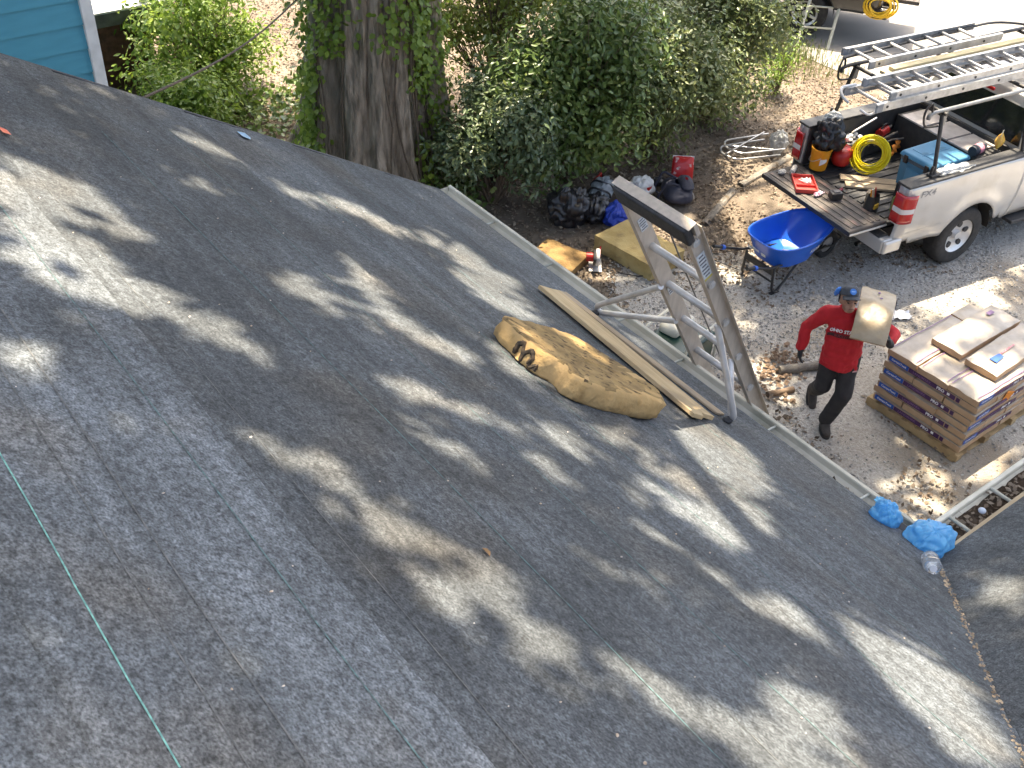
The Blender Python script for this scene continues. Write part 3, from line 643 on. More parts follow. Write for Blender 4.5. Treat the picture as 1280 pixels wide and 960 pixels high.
# foam cushion: broad worn slab, lumpy torn sides, flat dirty top
m_foam = mat('old_foam', (.60, .40, .18), (.48, .31, .125), 6, .95, bump=.8, bscale=30, c3=(.20, .115, .04), scale3=9, dist=.012, lo3=.62, hi3=.8)
m_foamtop = mat('dirty_foam', (.22, .145, .06), (.41, .275, .115), 9, .97, bump=.6, bscale=60, c3=(.085, .052, .024), scale3=26, dist=.010, lo3=.56, hi3=.66)
outline = []
ctrl = [(-.47, -.03), (-.36, -.16), (-.23, -.285), (-.11, -.30), (-.04, -.39), (.12, -.345), (.29, -.21), (.41, -.09), (.455, .04), (.41, .125), (.28, .22), (.16, .285), (.04, .315), (-.07, .34), (-.19, .285), (-.33, .165), (-.44, .07)]
def cr(P, n):
    out = []; k = len(P)
    for i in range(k):
        p0, p1, p2, p3 = [Vector(P[(i+j) % k]) for j in (-1, 0, 1, 2)]
        for q in range(n):
            t = q/n; out.append(.5*((2*p1)+(p2-p0)*t+(2*p0-5*p1+4*p2-p3)*t*t+(3*p1-p0-3*p2+p3)*t**3))
    return out
ring = cr(ctrl, 12); nr = len(ring)
prof = [(.955, .0), (.985, .012), (1.0, .05), (.99, .095), (.972, .114), (.935, .122), (.75, .118), (.5, .115), (.28, .117), (.1, .115), (.001, .115)]
b = MB(); vs = []; fs = []
for j, (k, z) in enumerate(prof):
    for i, p in enumerate(ring):
        q = 1+(.035*lump(p.x*7, p.y*7, z*14, 1.6)+.05*abs(lump(p.x*18, p.y*18, z*24, 1.4)))*(1 if 0 < j < 6 else .3)
        vs.append((p.x*k*q, p.y*k*q, z*(1+.05*lump(p.x*3, p.y*3, 5, 1.5))+.005*lump(p.x*9*k, p.y*9*k, 3, 1.3)*(j > 3)))
for j in range(len(prof)-1):
    for i in range(nr): fs.append((j*nr+i, j*nr+(i+1) % nr, (j+1)*nr+(i+1) % nr, (j+1)*nr+i))
b.add(vs, fs); b.f.append(tuple(range(nr))[::-1]); b.mi = [0]*(nr*4)+[1 if lump(ring[i].x*7, ring[i].y*7, j, 1.5) > (.25 if j == 4 else -.15) else 0 for j in (4, 5) for i in range(nr)]+[1]*(nr*4)+[0]
FM = roof_frame(1.469, 3.081, R(-38.5))
foam = b.build('foam_cushion', [m_foam, m_foamtop], None, smooth=True, ang=70, M=FM)
tag(foam, 'worn tan foam cushion with a black scrawl lying on the roof felt', 'cushion')
# black scrawl on the up-slope edge of the foam, laid on its surface
bv = BVHTree.FromPolygons([Vector(v) for v in vs], fs)
m_ink = mat('black_marker', (.022, .018, .014), (.10, .065, .035), 30, .9, lo=.4, hi=.75)
stroke = [(-.50, .02), (-.495, .07), (-.465, .09), (-.445, .05), (-.445, .015), (-.435, .06), (-.40, .088), (-.375, .06), (-.39, .03), (-.365, .022), (-.335, .045), (-.34, .012)]
pts3 = []
for k in range(len(stroke)-1):
    for q in range(5):
        x = stroke[k][0]+(stroke[k+1][0]-stroke[k][0])*q/5; z = stroke[k][1]+(stroke[k+1][1]-stroke[k][1])*q/5
        h, n_, _, _ = bv.ray_cast(Vector((x*.78+.05, -.6, z*1.1)), Vector((0, 1, 0)))
        if h: pts3.append(h+n_*.002)
b = MB()
if len(pts3) > 4: b.tube(pts3, [.011+.012*abs(lump(i*.3, 1, 0)) for i in range(len(pts3))], 6)
b.build('marker_scrawl', m_ink, foam, smooth=True)
# planks beside the foam
m_pine = mat('raw_pine', (.62, .47, .27), (.50, .36, .19), 5, .8, bump=.35, bscale=26, stretch=(.6, 7, 7), c3=(.34, .25, .15), scale3=2.5)
m_pine2 = mat('grey_pine', (.50, .38, .25), (.36, .28, .19), 6, .85, bump=.35, bscale=26, stretch=(.6, 7, 7), c3=(.30, .24, .18), scale3=3)
def plank(L_, w, t, M, m, label, notch=0):
    b = MB(); poly = [(-L_/2, -w/2), (L_/2, -w/2), (L_/2+.008, -w*.1), (L_/2-notch, 0), (L_/2-notch*.4, w/2), (-L_/2-.01, w/2), (-L_/2+.004, .1*w)]
    b.prism(poly, t); o = b.build('plank', m, None, bev=.003, M=M); return tag(o, label, 'plank', 'planks on the roof')
plank(1.56, .195, .026, roof_frame(.585, 3.53, R(7), .030), m_pine, 'yellow pine plank lying down the roof beside the foam cushion', .03)
plank(1.52, .085, .014, roof_frame(.30, 3.62, R(3.0), .016), m_pine2, 'thin greyer strip of wood lying between the yellow plank and the gutter')
# red and blue scraps, a leaf
def scrap(name, s, y, pts, m, label, cat):
    b = MB(); n = len(pts); b.add([(x, yy, .006+.008*abs(math.sin(i*2.1))) for i, (x, yy) in enumerate(pts)]+[(0, 0, .012)], [(i, (i+1) % n, n) for i in range(n)])
    o = b.build(name, m, None, M=roof_frame(s, y)); sd = o.modifiers.new('solid', 'SOLIDIFY'); sd.thickness = .0015
    return tag(o, label, cat)
scrap('plastic_scrap', 1.9, 6.0, [(-.06, -.02), (.05, -.04), (.07, .01), (.0, .05), (-.05, .03)], mat('scrap_blue', (.25, .50, .75), (.45, .62, .78), 30, .5), 'small pale blue plastic scrap on the roof near the rake', 'scrap')
scrap('tape_scrap', 3.82, 4.79, [(-.05, -.012), (.05, -.02), (.055, .015), (-.02, .022)], mat('scrap_red', (.55, .08, .04), (.7, .2, .12), 30, .6), 'small red scrap at the left edge of the roof', 'scrap')
scrap('fallen_leaf', 3.33, 1.74, [(-.020, 0), (-.008, -.010), (.012, -.009), (.022, 0), (.008, .010), (-.008, .008)], mat('leaf_brown', (.25, .15, .07), (.17, .10, .05), 40, .8), 'single curled brown leaf on the dark felt', 'leaf')

# ================================================================ EXTENSION LADDER ON THE EAVE
m_alu = mat('weathered_aluminium', (.66, .645, .62), (.54, .53, .51), 14, .42, metal=.4, bump=.15, bscale=90, c3=(.36, .33, .29), scale3=6, stretch=(1, 1, .3))
m_rail = mat('ladder_rail', (.62, .54, .45), (.52, .45, .37), 8, .5, metal=.35, bump=.1, bscale=60, c3=(.42, .36, .30), scale3=5, stretch=(4, 4, .5))
m_black = mat('black_rubber', (.022, .022, .024), (.04, .04, .042), 30, .6, bump=.2)
m_stick = mat('sticker_white', (.70, .72, .72), (.52, .56, .58), 60, .6)
m_ink2 = mat('sticker_print', (.10, .11, .13), (.2, .2, .22), 40, .7)
LA = math.atan2(1.52, .89); LB = Vector((6.19, 3.21, .012)); LU = Vector((-math.cos(LA), 0, math.sin(LA))); LN = Vector((-math.sin(LA), 0, -math.cos(LA)))  # LN faces the house
def lad(l, w, n): return LB+LU*l+Vector((0, w, 0))+LN*n
LTOP = (4.50-.012)/math.sin(LA); HW = .225
ladder = thing('extension_ladder', 'aluminium extension ladder leaning on the gutter with a stabiliser bar', 'ladder', (0, 0, 0))
def rail(w, l0, l1, n0, wd=.098, fl=.034):
    b = MB(); sgn = 1 if w > 0 else -1
    Mx = Matrix((Vector((0, 1, 0)), LN, LU)).transposed().to_4x4()
    for (c, d) in [((w, n0, 0), (.004, wd, l1-l0)), ((w-sgn*fl/2*-1-sgn*.002*0, n0+wd/2-.002, 0), (fl, .004, l1-l0)), ((w+sgn*fl/2, n0-wd/2+.002, 0), (fl, .004, l1-l0))]:
        Mz = Mx.copy(); Mz.translation = LB+LU*((l0+l1)/2); b.box(c, d, Mz)
    return b
for w in (-HW, HW):
    rail(w, 2.2, LTOP, .0).build('rail', m_rail, ladder)
    rail(w*1.10, .05, 2.55, -.085).build('rail', m_rail, ladder)
sp = .372; l = LTOP-.10; k = 0
rung_l = []
while l > .3:
    inner = l > 2.25
    b = MB()
    if inner: b.tube([lad(l, -HW-.012, 0), lad(l, HW+.012, 0)], .0215, 12); rung_l.append(l)
    else: b.tube([lad(l, -HW*1.1-.012, -.085), lad(l, HW*1.1+.012, -.085)], .0185, 12)
    ro = b.build('rung', m_alu, ladder, smooth=True)
    for sg in (-1, 1):
        hw = HW if inner else HW*1.1; nn = 0 if inner else -.085
        b = MB(); b.tube([lad(l, sg*(hw+.004), nn), lad(l, sg*(hw+.016), nn)], .024, 12); b.tube([lad(l, sg*(hw+.016), nn), lad(l, sg*(hw+.018), nn)], .013, 10); b.build('rung_collar', m_alu, ro, smooth=True)
    l -= sp; k += 1
# top: rubber-covered roller bar in a metal channel
Mx = Matrix((Vector((0, 1, 0)), LN, LU)).transposed().to_4x4()
Mt = Mx.copy(); Mt.translation = LB+LU*(LTOP+.035)
b = MB(); b.box((0, .036, -.022), (.53, .05, .125), Mt); pad = b.build('top_pad', m_black, ladder, bev=.012, seg=3)
b = MB(); b.box((0, -.004, .0), (.56, .026, .09), Mt); b.box((0, .022, .043), (.56, .04, .006), Mt); b.build('top_channel', m_rail, ladder, bev=.004)
# stickers on the rails
def sticker(w, l, hgt, wd, lines, n=0.0, sgn=-1, name='sticker'):
    Ms = Matrix((LN*-1*sgn*-1, LU, Vector((0, sgn, 0)))).transposed().to_4x4(); Ms.translation = lad(l, w+sgn*.0055, n)
    if Ms.determinant() < 0: Ms = Matrix((LN*sgn, LU, Vector((0, sgn, 0)))).transposed().to_4x4(); Ms.translation = lad(l, w+sgn*.0055, n)
    b = MB(); b.box((0, 0, 0), (wd, hgt, .002)); s = b.build(name, m_stick, ladder, M=Ms)
    for i in range(lines):
        b = MB(); b.box((0, hgt*(.5-(i+.8)/(lines+.6)), .0018), (wd*(.8 if i % 3 else .55), hgt/(lines*2.6), .001)); b.build('print_line', m_ink2, s)
    return s
sticker(-HW, LTOP-.30, .20, .056, 7)
Ms = Matrix((LN*-1, LU, Vector((0, -1, 0)))).transposed().to_4x4()
b = MB(); b.box((0, 0, 0), (.056, .016, .002)); s_ = b.build('sticker', mat('sticker_yellow', (.62, .52, .12), (.5, .42, .1)), ladder, M=Matrix.Translation(lad(LTOP-.405, -HW-.006, 0)) @ Ms)
sticker(HW, LTOP-.27, .10, .05, 5, sgn=-1); sticker(HW, LTOP-.90, .07, .045, 3, sgn=-1)
# haul rope
b = MB(); b.tube([lad(LTOP-.06-q*.28, .03+.004*math.sin(q), -.03) for q in range(15)], .005, 5); b.build('rope', mat('rope_grey', (.12, .11, .10), (.2, .18, .15), 60, .9), ladder, smooth=True)
# stabiliser: two bent tubes reaching past the gutter to rest on the felt
def bent(pts, n=6, r=.06):
    P = [Vector(p) for p in pts]; out = [P[0]]
    for i in range(1, len(P)-1):
        a = P[i]+(P[i-1]-P[i]).normalized()*min(r, (P[i-1]-P[i]).length*.45); c = P[i]+(P[i+1]-P[i]).normalized()*min(r, (P[i+1]-P[i]).length*.45)
        for q in range(n+1): t = q/n; out.append((1-t)**2*a+2*t*(1-t)*P[i]+t*t*c)
    out.append(P[-1]); return out
r3, r4 = rung_l[2], rung_l[3]
stab = ladder
tipL = Vector(rp(.20, 4.10, .03)); tipR = Vector(rp(.36, 2.79, .03))
for tip, w in ((tipL, HW), (tipR, -HW)):
    side = Vector((0, 1 if w > 0 else -1, 0))
    a1, a2 = lad(r3+.03, w, .05), lad(r4+.03, w, .05)
    b = MB(); b.tube(bent([a1, tip+Vector((.02, 0, .035))+side*.02, tip+Vector((.03, 0, -.012)), a2], r=.07), .0195, 10); arm = b.build('stabiliser_arm', m_alu, stab, smooth=True)
    b = MB(); b.ball(tip-nrm*.002, (.03, .03, .018)); b.build('rubber_foot', m_black, arm, smooth=True)
for w in (-HW*1.1, HW*1.1):
    b = MB(); b.box((0, 0, 0), (.05, .10, .02)); b.build('shoe', m_black, ladder, M=T(6.20, 3.21+w, .012))

# ================================================================ BAGS AND BOTTLE IN THE GUTTER CORNER
m_bag = mat('blue_bag_film', (.14, .52, .90), (.20, .60, .93), 6, .32, spec=.6, bump=.3, bscale=22, c3=(.28, .64, .93), scale3=9)
_nt = m_bag.node_tree; _bp = _nt.nodes['Principled BSDF']; _tr = _nt.nodes.new('ShaderNodeBsdfTranslucent'); _tr.inputs[0].default_value = (.16, .55, .95, 1)
_ms = _nt.nodes.new('ShaderNodeMixShader'); _ms.inputs[0].default_value = .4; _nt.links.new(_bp.outputs[0], _ms.inputs[1]); _nt.links.new(_tr.outputs[0], _ms.inputs[2]); _nt.links.new(_ms.outputs[0], _nt.nodes['Material Output'].inputs[0])
def crumple(name, c, r, m, label, cat, seed, amp=.3, squash=(1, 1, 1), rot=(0, 0, 0), n=72, k=48, open_top=False):
    b = MB()
    def fn(u, v):
        t = u*6.28318; ph = (v*.90+.02 if open_top else v)*math.pi
        d = Vector((math.sin(ph)*math.cos(t), math.sin(ph)*math.sin(t), -math.cos(ph)))
        f = 1+amp*.8*lump(d.x*1.3+seed, d.y*1.3, d.z*1.3, 1.0, 2)+amp*.55*(abs(lump(d.x*2.2, d.y*2.2+seed, d.z*2.2, 1.0, 1))*2-.6)+amp*.34*(abs(lump(math.cos(t)*2.6+seed, math.sin(t)*2.6, v*1.1, 1.0, 2))*2-.5)*math.sin(ph)**.5
        return (d.x*r*f*squash[0], d.y*r*f*squash[1], d.z*r*f*squash[2])
    b.grid(fn, n, k, wrapu=True)
    o = b.build(name, m, None, smooth=True, ang=45); o.location = c; o.rotation_euler = rot
    if label: tag(o, label, cat)
    return o
bags_ = []
bags_.append(crumple('plastic_bag', (4.235, 1.845, 3.05), .10, m_bag, 'crumpled bright blue plastic bag stuffed upright in the gutter end', 'bag', 3, .20, (.85, .85, 1.15), (0, R(-20), 0)))
bags_.append(crumple('plastic_bag', (4.305, 1.605, 3.04), .12, m_bag, 'wide blue plastic bag spread over the gutter corner beside a bottle', 'bag', 9, .20, (1.25, .95, .75), (R(8), 0, R(-8))))
for (cx_, cy_, cz_, sz, par, ph) in [(4.33, 1.90, 3.10, .10, 0, 1.0), (4.44, 1.63, 3.075, .13, 1, 4.2)]:
    b = MB(); b.grid(lambda u, v: (cx_+(u-.5)*sz*1.3, cy_+(v-.5)*sz*1.1, cz_-.10*u*u-.02+.022*lump(u*3+ph, v*3, 0, 1.3)+.012*abs(lump(u*8, v*8+ph, 1))), 22, 20)
    fl_ = b.build('loose_flap', m_bag, None, smooth=True); o_ = bags_[par]; fl_.parent = o_; fl_.matrix_parent_inverse = o_.matrix_basis.inverted()
b = MB(); b.box((4.255, 1.73, 3.005), (.13, .16, .02)); tag(b.build('flashing_strip', m_black, None, bev=.004), 'short black flashing strip between the two blue bags', 'flashing')
m_clear = mat('clear_plastic', (.86, .90, .93), (.80, .85, .90), 4, .12, spec=.5)
_bc = m_clear.node_tree.nodes['Principled BSDF']; _bc.inputs['Transmission Weight'].default_value = .8; _bc.inputs['Alpha'].default_value = .72
def bottle(name, label, M, Lb=.22, r=.034, m=m_clear, cap=None):
    t = thing(name, label, 'bottle'); t.matrix_basis = M
    b = MB(); prof = [(.001, 0), (r*.85, .0), (r, .012), (r, .05), (r*.94, .06), (r, .07), (r, .09), (r*.94, .10), (r, .11), (r, Lb*.66), (r*.8, Lb*.78), (r*.38, Lb*.90), (r*.36, Lb*.95)]
    b.lathe(prof, 18); b.build('body', m, t, smooth=True, ang=60)
    b = MB(); b.lathe([(r*.42, Lb*.94), (r*.42, Lb), (.001, Lb)], 14); b.build('cap', cap or mat('cap_white', (.7, .72, .75)), t, smooth=True)
    return t
bm_ = roof_frame(.30, 1.44, R(58), .05); bottle('water_bottle', 'clear crushed water bottle on the felt below the blue bag', bm_ @ T(0, 0, 0, 0, R(90), 0) @ T(0, 0, -.075), .15, .045)
b = MB(); b.ball((4.80, 1.585, 2.985), (.022, .022, .016)); tag(b.build('bottle_cap', mat('cap_grey', (.55, .6, .68)), None, smooth=True), 'small grey cap lying among leaves in the wing gutter', 'cap')
# ================================================================ PALLET OF SHINGLE BUNDLES
m_pal = mat('pallet_wood', (.44, .32, .17), (.34, .235, .12), 7, .85, bump=.3, bscale=30, stretch=(1, 1, 1), c3=(.25, .18, .10), scale3=3)
m_paper = mat('bundle_wrap', (.46, .31, .19), (.42, .275, .165), 6, .55, bump=.25, bscale=14, c3=(.50, .36, .235), scale3=5, dist=.012)
m_ptop = mat('bundle_top_film', (.40, .34, .27), (.32, .27, .21), 7, .38, bump=.5, bscale=11, c3=(.46, .41, .34), scale3=4, dist=.015, spec=.6)
m_lblue = mat('label_blue', (.012, .075, .36), (.016, .095, .42), 20, .45)
m_lpur = mat('label_purple', (.050, .014, .075), (.065, .02, .09), 20, .45)
m_lwhite = mat('label_white', (.80, .80, .80), (.72, .72, .72), 20, .5)
m_lfade = mat('label_faded_print', (.22, .12, .24), (.16, .08, .18), 40, .5)
m_strap = mat('strap', (.035, .035, .07), (.06, .06, .1), 20, .5)
PX, PY, BL, BW, BT = 8.56, 3.27, 1.06, .355, .0825
pallet = thing('pallet', 'rough wooden pallet under the stacked shingle bundles', 'pallet', (PX, PY, .012))
for i in range(7):
    b = MB(); b.box((.75, .06+i*.163, .105), (1.56, .095, .018)); b.build('deck_board', m_pal, pallet, bev=.002)
for i in range(4):
    b = MB(); b.box((.02+i*.49, .54, .055), (.09, 1.12, .08)); b.build('stringer', m_pal, pallet, bev=.003)
for i in range(3):
    b = MB(); b.box((.75, .05+i*.49, .008), (1.56, .09, .016)); b.build('bottom_board', m_pal, pallet, bev=.002)
def bundle_mesh(seed, wav=.006):
    b = MB(); nx, ny = 26, 11; L_, W_, t_ = BL-.012, BW-.008, BT-.002
    rs = seed*3.7
    def top(u, v):
        x = (u-.5)*L_; y = (v-.5)*W_
        e = min(u, 1-u, (v if v < .5 else 1-v)*.5); z = t_+wav*lump(x*4+rs, y*4, 0, 1.2)-.010*math.exp(-e*60)
        return (x+.004*lump(y*5, rs, 1, 1), y+.004*lump(x*4, rs, 2, 1), z)
    b.cur = 1; b.grid(top, nx, ny); b.cur = 0
    ringi = [i for i in range(nx)]+[j*nx+nx-1 for j in range(1, ny)]+[(ny-1)*nx+i for i in range(nx-2, -1, -1)]+[j*nx for j in range(ny-2, 0, -1)]
    ring_ = [Vector(b.v[i]) for i in ringi]; n = len(ring_); o = len(b.v)
    mid = [(p.x*1.004, p.y*1.012, t_*.55) for p in ring_]; bot = [(p.x*.995, p.y*.985, 0.001) for p in ring_]
    b.add([tuple(p) for p in ring_]+mid+bot, [(k*n+i, (k+1)*n+i, (k+1)*n+(i+1) % n, k*n+(i+1) % n) for k in range(2) for i in range(n)]+[tuple(2*n+i for i in range(n))])
    me = b.build('shingle_bundle', [m_paper, m_ptop], None, smooth=True, ang=50)
    d = me.data; bpy.data.objects.remove(me); return d
bmesh_ = [bundle_mesh(i) for i in range(5)]; bmesh_top = [bundle_mesh(20+i, .014) for i in range(3)]
def add_label(o, side, full=True):
    """Printed band along one long side (side=+1/-1 in local y) of a bundle."""
    Ml = T(0, side*(BW/2+.0045), BT*.5, R(90), 0, 0 if side < 0 else R(180))
    b = MB(); b.box((-.385, 0, 0), (.235, .056, .0012)); lb = b.build('blue_label', m_lblue, o, M=Ml)
    text_obj('CertainTeed', .034, T(-.385, 0, .0012), m_lwhite, lb, bold=.0008)
    b = MB(); b.box((.01, 0, 0), (.545, .050, .0012)); lp = b.build('purple_label', m_lpur, o, M=Ml)
    text_obj('LANDMARK', .040, T(-.105, 0, .0012), m_lfade, lp, bold=.001); text_obj('PRO', .046, T(.115, 0, .0012), m_lwhite, lp, bold=.002)
    b = MB(); b.box((.205, .004, .0012), (.03, .028, .0008)); b.build('label_mark', m_lwhite, lp)
    b = MB(); b.box((.315, 0, 0), (.04, .048, .0012)); b.build('purple_label', m_lpur, o, M=Ml)
ords = ['bottom', 'second', 'third', 'fourth', 'fifth', 'sixth', 'seventh', 'top full']
z0 = .012+.116
rsb = random.Random(5)
proto_l = {}
def place_bundle(x, y, z, rz, me, label, labelled=None, small=0):
    o = bpy.data.objects.new('shingle_bundle', me); COL.objects.link(o); o.location = (x+rsb.gauss(0, .008), y+rsb.gauss(0, .007), z); o.rotation_euler = (0, 0, rz+R(rsb.gauss(0, .35)))
    if labelled is not None:
        if labelled not in proto_l: add_label(o, labelled); proto_l[labelled] = o
        else:
            for ch in proto_l[labelled].children: copy_tree(ch, o)
    return tag(o, label, 'shingle bundle', 'wrapped shingle bundles on the pallet')
for k in range(8):
    z = z0+k*BT; nm = ords[k]
    if k % 2 == 0:
        for i in range(4):
            where = ['its printed side facing the man', 'second in from the man', 'third in from the man', 'farthest from the man'][i]
            place_bundle(PX+BW/2+i*BW, PY+BL/2, z, R(-90), bmesh_[(k+i) % 5], f'tan shingle bundle in the {nm} row of the stack, {where}', -1 if i == 0 else None)
    else:
        for i in range(3):
            where = ['at the corner nearest the blue bags', 'in the middle of the row', 'at the side nearest the truck'][i]
            tb_ = place_bundle(PX+BL/2, PY+BW/2+i*BW, z, 0, (bmesh_top if k == 7 else bmesh_)[i], f'tan shingle bundle end-on in {nm} row, {where}', -1 if i == 0 else None)
            if k == 7:
                for yy_ in (-.145, .145):
                    b = MB(); b.grid(lambda u, v: (-.50+1.0*u, yy_+(v-.5)*.010+.004*lump(u*6, yy_*9, i), BT+.006+.010*lump((-.50+u)*4+(20+i)*3.7, yy_*4, 0, 1.2)), 40, 2); b.build('edge_print', m_lfade, tb_)
        place_bundle(PX+BL+BW/2+.004, PY+BL/2, z, R(90), bmesh_[k % 5], f'tan shingle bundle crosswise at the far end of the {nm} row')
zt = z0+8*BT+.006
for i, lb in enumerate(['loose shingle bundle on top of the stack with blue and red print', 'loose shingle bundle on top of the stack, beside the printed one and nearer the truck']):
    o = place_bundle(PX+.40+BL/2, PY+.13+BW/2+i*(BW+.006), zt, R(1.5-i*1.5), bmesh_top[i+1], lb)
    b = MB(); b.grid(lambda u, v: (-.36+u*.16, -.02+(v-.5)*.085*(1-.3*u), BT+.010), 6, 4); b.build('blue_label', m_lblue, o) if i == 0 else None
    if i == 0: b = MB(); b.grid(lambda u, v: (-.19+u*.26, .0+(v-.5)*.02, BT+.011), 6, 2); b.build('red_print', mat('print_red', (.45, .08, .12), (.6, .4, .4), 60, .6), o)
    else: b = MB(); b.grid(lambda u, v: (.30+u*.10, .08+(v-.5)*.05, BT+.011), 3, 2); b.build('print_mark', m_lfade, o)
b = MB(); b.box((0, 0, 0), (.15, .003, .12)); o = b.build('orange_tag', mat('orange_paper', (.75, .26, .02), (.68, .22, .02), 10, .6), None); o.location = (PX+.55, PY-.020, z0+6.0*BT); o.rotation_euler = (R(6), R(20), R(-2)); tag(o, 'bright orange tag stuck on the side of the shingle stack', 'tag')

# ================================================================ WHEELBARROW
wb = thing('wheelbarrow', 'blue wheelbarrow with black legs standing by the truck tailgate', 'wheelbarrow', (9.66, 6.58, .01), R(-2))
m_wblue = mat('barrow_blue', (.012, .10, .52), (.014, .12, .58), 4, .28, spec=.6, c3=(.03, .16, .55), scale3=8, lo3=.6, hi3=.85, bump=.05)
m_bsteel = mat('black_steel', (.018, .018, .02), (.035, .033, .03), 16, .4, spec=.5)
m_grip = mat('grip_blue', (.02, .09, .45), (.03, .12, .5), 10, .5)
def superell(t, a, bb, n=3.2):
    c, s = math.cos(t), math.sin(t); return (a*abs(c)**(2/n)*(1 if c > 0 else -1), bb*abs(s)**(2/n)*(1 if s > 0 else -1))
b = MB(); NS = 56
def tray_ring(k):   # k 0 floor .. 1 rim
    out = []
    for i in range(NS):
        t = 2*math.pi*i/NS; fr = superell(t, 1, 1)
        x = fr[0]; y = fr[1]
        hx = (.22+.31*k) if x > 0 else (.38+.13*k); hy = .275+.080*k
        narrow = 1-.22*max(0, x)*k
        out.append((x*hx+.02+(.07*k if x > 0 else 0), y*hy*narrow, .33+.30*k+(.035*k*max(0, x))))
    return out
levels = [(0.0, .0), (.02, 0), (.12, 0), (.35, 0), (.65, 0), (.93, 0), (1.0, 0)]
rings = [tray_ring(k) for k, _ in levels]
cen = [(.02, 0, .33)]
vs = cen+[p for r_ in rings for p in r_]
fs = [(0, 1+i, 1+(i+1) % NS) for i in range(NS)]
for j in range(len(rings)-1):
    for i in range(NS): fs.append((1+j*NS+i, 1+j*NS+(i+1) % NS, 1+(j+1)*NS+(i+1) % NS, 1+(j+1)*NS+i))
b.add(vs, fs); tray = b.build('tray', m_wblue, wb, smooth=True, ang=55)
sd = tray.modifiers.new('solid', 'SOLIDIFY'); sd.thickness = .005; sd.offset = 1
b = MB(); b.tube([(p[0]*1.008, p[1]*1.012, p[2]) for p in rings[-1]], .011, 8, closed=True); b.build('rim', m_wblue, tray, smooth=True)
# lettering on the near side and the rear of the tray
tv = BVHTree.FromPolygons([Vector(v) for v in vs], fs)
def decal(s, size, c, right, upd, dirn, name, m, parent, sx=1.0, bold=.001, tree=tv, off=.006):
    v, f = text_mesh(s, size, bold); out = []
    for (x, y, z) in v:
        p = Vector(c)+Vector(right)*x*sx+Vector(upd)*y; h, n_, _, _ = tree.ray_cast(p, Vector(dirn)); out.append(tuple((h if h else p+Vector(dirn)*.2)-Vector(dirn)*off))
    b = MB(); b.add(out, f); return b.build(name, m, parent, recalc=False)
decal('KOBALT', .085, (.22, -.8, .50), (1, 0, .10), (0, 0, 1), (0, 1, 0), 'lettering', m_lwhite, tray, .95, .002, tv, .013)
for (y, w, h_) in [(.12, .06, .05), (.02, .10, .04), (-.10, .07, .05), (.06, .05, .03)]:
    b = MB(); b.box((0, 0, 0), (.002, w, h_)); o = b.build('sticker', m_stick, tray); o.location = (-.515+(.0 if y > 0 else .0), y, .53-(h_-.03)); o.rotation_euler = (0, R(-25), 0)
for s in (-1, 1):
    b = MB(); b.tube(bent([(-.92, s*.27, .56), (-.50, s*.25, .40), (.35, s*.15, .28), (.72, s*.07, .22)], r=.1), .016, 10); b.build('handle_bar', m_bsteel, wb, smooth=True)
    b = MB(); b.tube([(-.98, s*.272, .582), (-.84, s*.266, .53)], .021, 10); b.build('grip', m_bsteel, wb, smooth=True)
    b = MB(); b.tube([(-.845, s*.2665, .532), (-.80, s*.265, .515)], .030, 12); b.build('grip_collar', m_grip, wb, smooth=True)
    b = MB(); b.tube(bent([(-.42, s*.22, .37), (-.40, s*.25, .04), (-.30, s*.25, .015), (-.16, s*.21, .06), (.12, s*.18, .31)], r=.05), .017, 8); b.box((-.345, s*.25, .01), (.14, .05, .012)); b.build('leg', m_bsteel, wb, smooth=True)
b = MB(); b.tube([(-.40, -.25, .16), (-.40, .25, .16)], .013, 8); b.box((-.42, 0, .30), (.02, .44, .08)); b.build('cross_brace', m_bsteel, wb)
wh = MB(); prof = [(.11, -.035), (.155, -.045), (.182, -.035), (.192, 0), (.182, .035), (.155, .045), (.11, .035)]
wh.lathe(prof, 28, M=T(.80, 0, .195, R(90), 0, 0), cap=False); wh = wh.build('wheel', m_black, wb, smooth=True, ang=60)
b = MB(); b.lathe([(.02, -.05), (.03, -.045), (.11, -.02), (.11, .02), (.03, .045), (.02, .05)], 20, M=T(.80, 0, .195, R(90), 0, 0)); b.build('rim', mat('wheel_grey', (.3, .3, .3)), wh, smooth=True)
b = MB(); b.tube([(.70, -.08, .22), (.86, -.08, .195)], .012, 6); b.tube([(.70, .08, .22), (.86, .08, .195)], .012, 6); b.tube([(.80, -.09, .195), (.80, .09, .195)], .010, 8); b.tube(bent([(.86, -.08, .195), (1.02, -.06, .26), (1.02, .06, .26), (.86, .08, .195)], r=.04), .011, 6); b.build('axle_bracket', m_bsteel, wb)
b = MB()
for i in range(9):
    a = random.uniform(0, 6.28); c = Vector((-.12+random.gauss(0, .06), -.06+random.gauss(0, .05), .365+i*.004)); d = Vector((math.cos(a), math.sin(a), 0))*random.uniform(.03, .08); b.tube([c-d, c+d], random.uniform(.004, .010), 5)
tag(b.build('scrap_debris', mat('scrap_wood', (.40, .33, .26), (.2, .16, .12), 30, .9), None, M=T(9.66, 6.58, .01)), 'small heap of scrap debris lying in the blue wheelbarrow', 'debris')

